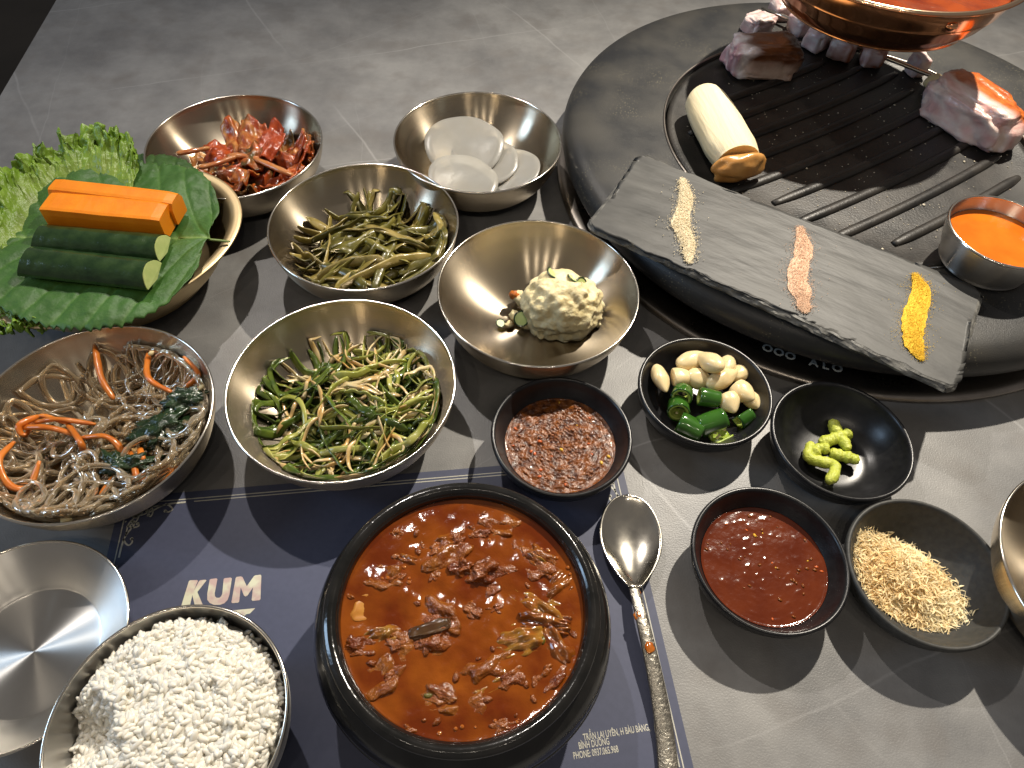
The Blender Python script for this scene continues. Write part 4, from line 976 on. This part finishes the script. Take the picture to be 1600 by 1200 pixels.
PLT = mat('grill_plate_iron', (0.010, 0.0095, 0.009), (0.026, 0.022, 0.018), scale=40, rough=.42, bump=.4, bscale=700, bdist=.0005, rvar=.18, detail=6)
plate = mesh('grill_plate', *lathe([(.1405, .0342), (.1405, .0388), (.1390, .0396), (.1355, .0396), (.1340, .0388), (.1000, .0390), (.05, .0392), (0, .0392)], 180), PLT, grill)
# ridges: shallow parallel arcs about a far centre
RCN = Vector((-.5795, 1.6677, 0)) - GC
mid = Vector((.06, -.045, 0)); base_r = 1.4934
for k in range(-5, 8):
    R0 = base_r + (k - 1) * -.0235
    pts = []
    # walk along the arc, keep what lies inside the plate
    for s in range(400):
        a = -1.25 + s * .0016
        p = Vector((RCN.x + R0 * math.cos(a), RCN.y + R0 * math.sin(a), 0))
        if p.length < .130: pts.append(p)
    if len(pts) < 14: continue
    pts = pts[2 + (k % 3) * 3: len(pts) - 2 - ((k + 1) % 3) * 4]
    P = [Vector((p.x, p.y, .0392)) for p in pts[::2]]
    if len(P) < 6: continue
    P = smooth_path(P, 40)
    mesh('ridge', *sweep(P, .0042, .0028, 12, (.6, .6)), PLT, grill)
# grease spatter on the plate
SPAT = mat('grease_fleck', (0.55, 0.50, 0.40), (0.40, 0.34, 0.24), scale=300, rough=.35)
parts = []
for i in range(420):
    a = random.uniform(0, 2 * PI); r = .125 * math.sqrt(random.random()); s = random.uniform(.00015, .0006) * (2 if random.random() < .05 else 1)
    parts.append(xf(blob((s * 1.3, s, s * .5), .3, 1.5, i, 1), (r * math.cos(a), r * math.sin(a), .0392 + s * .3), a * 7))
tag(mesh('grease_flecks', *join(parts), SPAT, grill), kind='stuff')
# embossed maker's lettering low on the skirt, mostly hidden by the slate
LET2 = mat('skirt_lettering', (.42, .42, .38), rough=.5)
def skirt_text(chars, a0, a1):
    for i, ch in enumerate(chars):
        a = a0 + (a1 - a0) * i / (len(chars) - 1)
        if ch == ' ': continue
        Rr, z = .2090, .0052
        M = Matrix.Translation((Rr * math.cos(a), Rr * math.sin(a), z)) @ Matrix.Rotation(a + PI / 2, 4, 'Z')
        o = text(ch, 'lettering', (0, 0, 0), 0, .0085, LET2, grill, 1.0, 'CENTER', off=.0003); o.matrix_local = M
pa, pb = at(1200, 552, .02) - GC, at(1385, 600, .02) - GC
skirt_text('OOO ALO', math.atan2(pa.y, pa.x), math.atan2(at(1325, 588, .02).y - GC.y, at(1325, 588, .02).x - GC.x))

# ------------------------------------------------------------------ slate
SL_A = [at(914, 350, .0505), at(1495, 612, .0505), at(1541, 455, .0505), at(1003, 237, .0505)]   # left, front, right, back corners
SLATE = mat('slate', (0.028, 0.028, 0.027), (0.066, 0.065, 0.061), scale=30, rough=.52, bump=.7, bscale=55, bdist=.0012, stretch=(.5, 1.9, 1), detail=9, rvar=.1)
SLEDGE = mat('chipped_slate_edge', (0.16, 0.155, 0.14), (0.05, 0.05, 0.048), scale=160, rough=.5, bump=.8, bscale=300, bdist=.001)
ctr = sum(SL_A, Vector()) / 4; axs = (SL_A[1] - SL_A[0]); sang = math.atan2(axs.y, axs.x)
slate = empty('slate_board', (ctr.x, ctr.y, .0442), sang); tag(slate, 'dark grey slate board with chipped edge lying across the grill rim', 'slate board')
Rm = Matrix.Rotation(-sang, 3, 'Z'); loc = [Rm @ (p - ctr) for p in SL_A]
def outline(off, amp, seed, top):
    pts = []
    for k in range(4):
        a, b_ = loc[k], loc[(k + 1) % 4]; n = 90 if k % 2 == 0 else 40
        t = (b_ - a).normalized(); nrm = Vector((t.y, -t.x, 0))
        am = amp * (1.0 if k == 0 else .55 if k == 2 else .35)
        for i in range(n):
            u = i / n; p = a.lerp(b_, u)
            e = min(u, 1 - u); rnd = .004 * max(0, 1 - e * (a - b_).length / .006) ** 2   # rounded corners
            q = p + nrm * (off + am * (n3(p.x * 60 + seed, p.y * 60, top) + .6 * n3(p.x * 190 + seed, p.y * 190, top)) - rnd)
            pts.append(q)
    return pts
TH = .0062
lev = [(-.0030, .0022, 1, TH), (-.0016, .0020, 1.2, TH - .0007), (-.0010, .0020, 3, TH - .0016), (.0000, .0016, 3.3, TH - .0024), (.0004, .0016, 6, TH - .0036), (-.0006, .0012, 6.2, TH - .0046), (-.0022, .0012, 9, 0)]
V, F = [], []; n = None
top = outline(*lev[0][:3], 0); n = len(top)
NA, NB = 90, 40
eA, eB, eC, eD = top[0:91], top[90:131], top[130:221], top[220:260] + [top[0]]      # front, right, back, left edges
V, F = [], []
for j in range(NB + 1):
    v_ = j / NB
    for i in range(NA + 1):
        u = i / NA; f, bk, l, r_ = eA[i], eC[NA - i], eD[NB - j], eB[j]
        p = f * (1 - v_) + bk * v_ + l * (1 - u) + r_ * u - (eA[0] * (1 - u) * (1 - v_) + eA[NA] * u * (1 - v_) + eC[NA] * (1 - u) * v_ + eC[0] * u * v_)
        ed = min(1, 12 * min(u, 1 - u, v_ * .5, (1 - v_) * .5))
        V.append((p.x, p.y, TH + ed * (.00045 * n3(p.x * 25, p.y * 90, 1) + .0002 * n3(p.x * 70, p.y * 260, 5))))
for j in range(NB):
    for i in range(NA): a = j * (NA + 1) + i; F.append((a, a + 1, a + NA + 2, a + NA + 1))
mesh('slate_face', V, F, SLATE, slate)
V, F = [], []
for (o_, am, sd, z) in lev:
    for p in outline(o_, am, sd, 0): V.append((p.x, p.y, z + (-.0001 if z == TH else .0005 * n3(p.x * 150, p.y * 150, sd))))
for i in range(len(lev) - 1):
    for j in range(n): F.append((i * n + j, (i + 1) * n + j, (i + 1) * n + (j + 1) % n, i * n + (j + 1) % n))
F.append(tuple((len(lev) - 1) * n + j for j in range(n)))
mesh('slate_edge', V, F, SLEDGE, slate, smooth=False)
# ---- three lines of seasoning
def powder(pxs, wd, c1, c2, lab, name, seed, coarse=1.0):
    zt = .0442 + TH + .0008; P = smooth_path([at(x, y, zt) for x, y in pxs], 60); o0 = P[0].copy()
    m = mat(name + '_grains', c1, c2, scale=900, rough=.7, bump=1.0, bscale=1600, bdist=.0008)
    root = empty(name, o0); tag(root, lab, 'seasoning', 'lines of seasoning on the slate')
    V, F = [], []; nv = 14; L = len(P)
    def half(i):
        t = i / (L - 1); return wd * (math.sin(PI * min(1, max(0, .04 + .94 * t))) ** .55) * (1 + .28 * n3(t * 7, seed, 1) + .15 * n3(t * 22, seed, 4))
    sides = []
    for i, p in enumerate(P):
        tn = (P[min(i + 1, L - 1)] - P[max(i - 1, 0)]).normalized(); sd = Vector((tn.y, -tn.x, 0)); sides.append(sd); hw = half(i)
        for j in range(nv + 1):
            v = 2 * j / nv - 1; q = p + sd * v * hw * .85
            h = .0012 * (1 - v * v) * (hw / wd) * (1 + .25 * n3(q.x * 220, q.y * 220, seed)); V.append(Vector((q.x, q.y, zt + h - .0002)) - o0)
    for i in range(L - 1):
        for j in range(nv): F.append((i * (nv + 1) + j, (i + 1) * (nv + 1) + j, (i + 1) * (nv + 1) + j + 1, i * (nv + 1) + j + 1))
    mesh('powder_heap', V, F, m, root)
    parts = []; V0, F0 = ico(1)
    for k in range(3600):
        i = random.randrange(L); hw = half(i) * 1.08; v = random.gauss(0, .52)
        if k > 3450: v = random.gauss(0, 1.1)
        q = P[i] + sides[i] * v * hw + Vector((random.gauss(0, .0007), random.gauss(0, .0007), 0)); s = random.uniform(.00018, .00042) * coarse
        h = .0013 * max(0, 1 - v * v) * (hw / wd) + s * .4; rr = random.uniform(0, 6)
        parts.append(([Vector((q.x + (x.x * math.cos(rr) - x.y * math.sin(rr)) * s, q.y + (x.x * math.sin(rr) + x.y * math.cos(rr)) * s * .8, zt + h + x.z * s * .8)) - o0 for x in V0], F0))
    tag(mesh('grains', *join(parts), m, root, smooth=False), kind='stuff')
powder([(1066, 280), (1072, 310), (1064, 350), (1076, 380), (1076, 410)], .0066, (.88, .78, .56), (.80, .68, .46), 'line of coarse cream coloured salt at the left of the slate', 'cream_salt', 1, 1.15)
powder([(1250, 355), (1256, 390), (1246, 430), (1254, 465), (1258, 488)], .0076, (.82, .57, .39), (.76, .51, .35), 'line of pinkish salt in the middle of the slate', 'pink_salt', 5, .8)
powder([(1430, 428), (1440, 455), (1428, 500), (1428, 535), (1440, 562)], .0078, (.86, .58, .045), (.80, .50, .03), 'line of bright yellow powder at the right of the slate', 'yellow_powder', 9, .7)

# ------------------------------------------------------------------ mushroom, pork, skewer on the grill
GT = .0400
MUS = mat('mushroom_stem', (0.82, 0.72, 0.50), (0.74, 0.62, 0.38), scale=40, rough=.45, bump=.8, bscale=140, bdist=.0010, sss=.3, sssr=(.003,), stretch=(.2, 2, 2))
MUC = mat('mushroom_cap', (0.48, 0.22, 0.055), (0.58, 0.30, 0.09), scale=90, rough=.28, bump=.3, bscale=200, coat=.2, sss=.15, sssr=(.002,))
m0, m1 = at(1100, 160, GT + .012), at(1152, 255, GT + .012); ax = m1 - m0; Ln = math.hypot(ax.x, ax.y)
mr = empty('oyster_mushroom', (m0.x, m0.y, GT), math.atan2(ax.y, ax.x)); tag(mr, 'pale halved king oyster mushroom with tan cap on the grill', 'mushroom')
V, F = [], []; k, n = 40, 28
for i in range(k + 1):
    t = i / k; x = -.010 + t * (Ln + .010)
    hw = .0158 + .0035 * math.sin(t * 2.6) + .0008 * n3(t * 4, 1, 1)
    if t < .16: hw *= math.sqrt(max(0.02, 1 - ((.16 - t) / .16) ** 2)) * .5 + .5 * (t / .16) ** .4 if t > 0 else .15
    if t > .8: hw *= 1 - .10 * (t - .8) / .2
    for j in range(n):
        a = 2 * PI * j / n; z = .0135 + .0135 * math.sin(a) * min(1, hw / .014)
        V.append((x, hw * math.cos(a) * (1 + .03 * n3(t * 3, math.cos(a), 2)), max(.0004, z)))
for i in range(k):
    for j in range(n): F.append((i * n + j, (i + 1) * n + j, (i + 1) * n + (j + 1) % n, i * n + (j + 1) % n))
F += [tuple(reversed(range(n))), tuple(k * n + j for j in range(n))]
mesh('stem', V, F, MUS, mr)
V, F = blob((.0085, .0208, .0112), .22, 1.6, 2, 4); mesh('cap', *xf((V, F), (Ln + .0045, -.001, .0122), .12), MUC, mr)
PORK = mat('pork_meat', (1, 1, 1), (0.88, 0.78, 0.75), scale=90, rough=.3, bump=.5, bscale=240, bdist=.0012, attr=True, sss=.25, sssr=(.003,), coat=.25)
def pork(name, px, py, dims, rz, seed, colf, lab, parent=None, z=None, amp=.22, sub=5, tilt=(0, 0)):
    q = at(px, py, (GT if z is None else z) + dims[2] * .8)
    V, F = blob(dims, amp, 1.7, seed, sub, .55, .06)
    V = [Vector((v.x, v.y, max(v.z, -dims[2] * .8))) for v in V]
    Cc = [colf(Vector((v.x / dims[0], v.y / dims[1], v.z / dims[2])), seed) for v in V]
    o = mesh(name, V, F, PORK, parent, q if parent is None else q - parent.location, (tilt[0], tilt[1], rz), col=Cc)
    if parent is None: tag(o, lab, 'pork', 'pork pieces on the grill')
    return o
def lerp3(a, b_, t): t = max(0, min(1, t)); return tuple(a[i] * (1 - t) + b_[i] * t for i in range(3))
def c_pork1(p, s):
    brown = (.14, .050, .018); pale = (.56, .42, .34); fat = (.76, .72, .73); raw = (.48, .28, .32)
    n_ = n3(p.x * 2 + s, p.y * 2, p.z * 2)
    c = lerp3(pale, brown, (p.z + .15 + .5 * n_) * 2.2)
    c = lerp3(c, fat, (-p.x - .40 + .3 * n_) * 4)
    return lerp3(c, raw, (-p.x - .72 + .3 * n3(p.x * 4, p.y * 4, 2)) * 6)
def c_pork2(p, s):
    pink = (.74, .46, .43); fat = (.82, .70, .64); or_ = (.62, .17, .025); dk = (.42, .09, .012)
    n_ = n3(p.x * 3 + s, p.y * 3, p.z * 3); c = lerp3(pink, fat, .5 + 1.5 * n_)
    n2 = n3(p.x * 6, p.y * 6, 1)
    return lerp3(c, lerp3(or_, dk, .5 + 2 * n2), (p.y + .9 * p.z - .55 + .35 * n_) * 3.5)
def c_cube(p, s):
    return lerp3((.70, .50, .49), (.82, .72, .68), .5 + 1.6 * n3(p.x * 2 + s, p.y * 2, p.z * 2 + s))
def c_sear(p, s): return lerp3(c_cube(p, s), (.34, .10, .03), .4 + 1.5 * n3(p.x * 2 + s, p.y * 2, s))
pork('pork_chunk', 1192, 88, (.033, .018, .015), .12, 3, c_pork1, 'browned pork chunk with a white fatty end behind the mushroom')
pork('pork_chunk', 1518, 172, (.038, .021, .017), -1.03, 8, c_pork2, 'pink pork chunk with orange seared crust at the right')
sk = empty('meat_skewer', at(1330, 85, GT)); tag(sk, 'metal skewer with small pink pork cubes under the copper pot', 'skewer')
s0, s1 = at(1190, 12, GT + .010), at(1490, 132, GT + .008)
mesh('skewer_rod', *sweep(smooth_path([s0 - sk.location, s1 - sk.location], 8), .0019, .0019, 10), STEEL_RIM, sk)
pork('meat_cube', 1185, 38, (.013, .011, .009), .6, 11, c_cube, None, sk)
for i, (x, y, cf, d_) in enumerate(((1225, 16, c_cube, .013), (1255, 38, c_cube, .013), (1278, 60, c_cube, .012), (1318, 74, c_sear, .013), (1364, 84, c_sear, .012), (1434, 101, c_cube, .0088))):
    pork('meat_cube', x, y, (d_, d_ * .85, .0095), .2 + i * .3, 20 + i, cf, None, sk, sub=4, amp=.15)
g_ = at(1462, 122, GT + .004)
clv = mesh('garlic_clove', *blob((.009, .0065, .006), .15, 1.5, 3, 4), GAR, None, at(1459, 128, .047), (0, 0, .5)); tag(clv, 'garlic clove roasting on the grill right of the copper pot', 'garlic')

# ------------------------------------------------------------------ sauce cup on the grill
CZ0 = .0432; CZ = CZ0 + .0265
cup = empty('sauce_cup', at(1580, 366, CZ)); cup.location.z = CZ0
cl = at(1560, 366, CZ); cup.location = (.3060, .3560, CZ0); tag(cup, 'small steel cup of orange sauce on the grill rim', 'cup')
C_IN = [(0, .0018), (.020, .002), (.0265, .005), (.0305, .013), (.0325, .022), (.0332, .0262)]
c_in = interp(C_IN)
pp = curve_prof(C_IN, 28) + [(.0338, .0266)] + curve_prof([(.0342, .0258), (.0332, .020), (.0310, .0118), (.0275, .003), (.0250, 0), (0, 0)], 24); pp[0] = (0, pp[0][1]); pp[-1] = (0, 0)
link('cup_body', mkmesh('cup_body', *lathe(pp, 96), STEEL_COOL), cup); link('rim', ring_me('rim', .0338, .0009, .0263, STEEL_RIM), cup)
ORS = mat('orange_sauce', (0.66, 0.125, 0.006), (0.72, 0.17, 0.010), scale=50, rough=.12, coat=.4, bump=.1, bscale=200)
sauce_disc('orange_sauce', cup.location, c_in, .0170, rlevel(C_IN, .0170), ORS, .0002, 90, 'bright orange sauce in the small steel cup', 'sauce', 90, 40)

# ------------------------------------------------------------------ copper pot on its stand
CP = Vector((.264, .577, .1020)); CK = .95
cp = empty('copper_pot', CP); cp.scale = (CK, CK, CK); tag(cp, 'shiny copper pot of red soup raised over the grill', 'pot')
CI = [(0, .003), (.060, .0035), (.072, .007), (.085, .018), (.0935, .033), (.0955, .0395)]
CS = .955
pp = curve_prof(CI, 40) + [(.0975, .0412), (.1010, .0412), (.1018, .0404), (.1005, .0396)] + curve_prof([(.0968, .0392), (.0950, .033), (.0915, .0245), (.0905, .0215), (.0865, .0150), (.0835, .0105), (.0765, .0035), (.068, 0), (0, 0)], 44)
pp[0] = (0, pp[0][1]); pp[-1] = (0, 0)
link('pot_body', mkmesh('pot_body', *lathe(pp, 144), COPPER), cp)
link('rim', ring_me('rim', .0992, .0020, .0408, mat('pale_copper_rim', (0.92, 0.66, 0.44), rough=.16, metal=1.0)), cp)
rv = at(1490, 38, .132) - CP; aa = math.atan2(rv.y, rv.x)
mesh('rivet', *xf(blob((.0030, .0045, .0035), .1, 1, 1, 3), (.0938 * math.cos(aa), .0938 * math.sin(aa), .030), aa), COPPER, cp)
soup = sauce_disc('red_soup', CP, interp(CI), .0300, rlevel(CI, .0300), mat('red_soup', (0.30, 0.050, 0.006), (0.15, 0.018, 0.003), scale=45, rough=.12, coat=.5, bump=.5, bscale=120, bdist=.002), .0012, 60, 'red orange soup inside the copper pot', 'soup', 100, 50)
soup.scale = (CK, CK, CK)
stand = empty('pot_stand', (CP.x, CP.y, 0)); tag(stand, 'black iron stand holding up the copper pot', 'stand')
mesh('ring', *lathe([(.055 + .003 * math.cos(a), .0986 + .003 * math.sin(a)) for a in [2 * PI * k / 10 for k in range(11)]], 80), IRON, stand)
mesh('post', *sweep(smooth_path([(.012, .098, .0425), (.012, .098, .078), (.010, .085, .0980), (.006, .054, .0980)], 24), .0045, .0045, 10, (1, 1)), IRON, stand)
mesh('foot', *lathe([(0, .0440), (.013, .0440), (.014, .0420), (.014, .0400), (0, .0400)], 40), IRON, stand, (.012, .098, .0005))
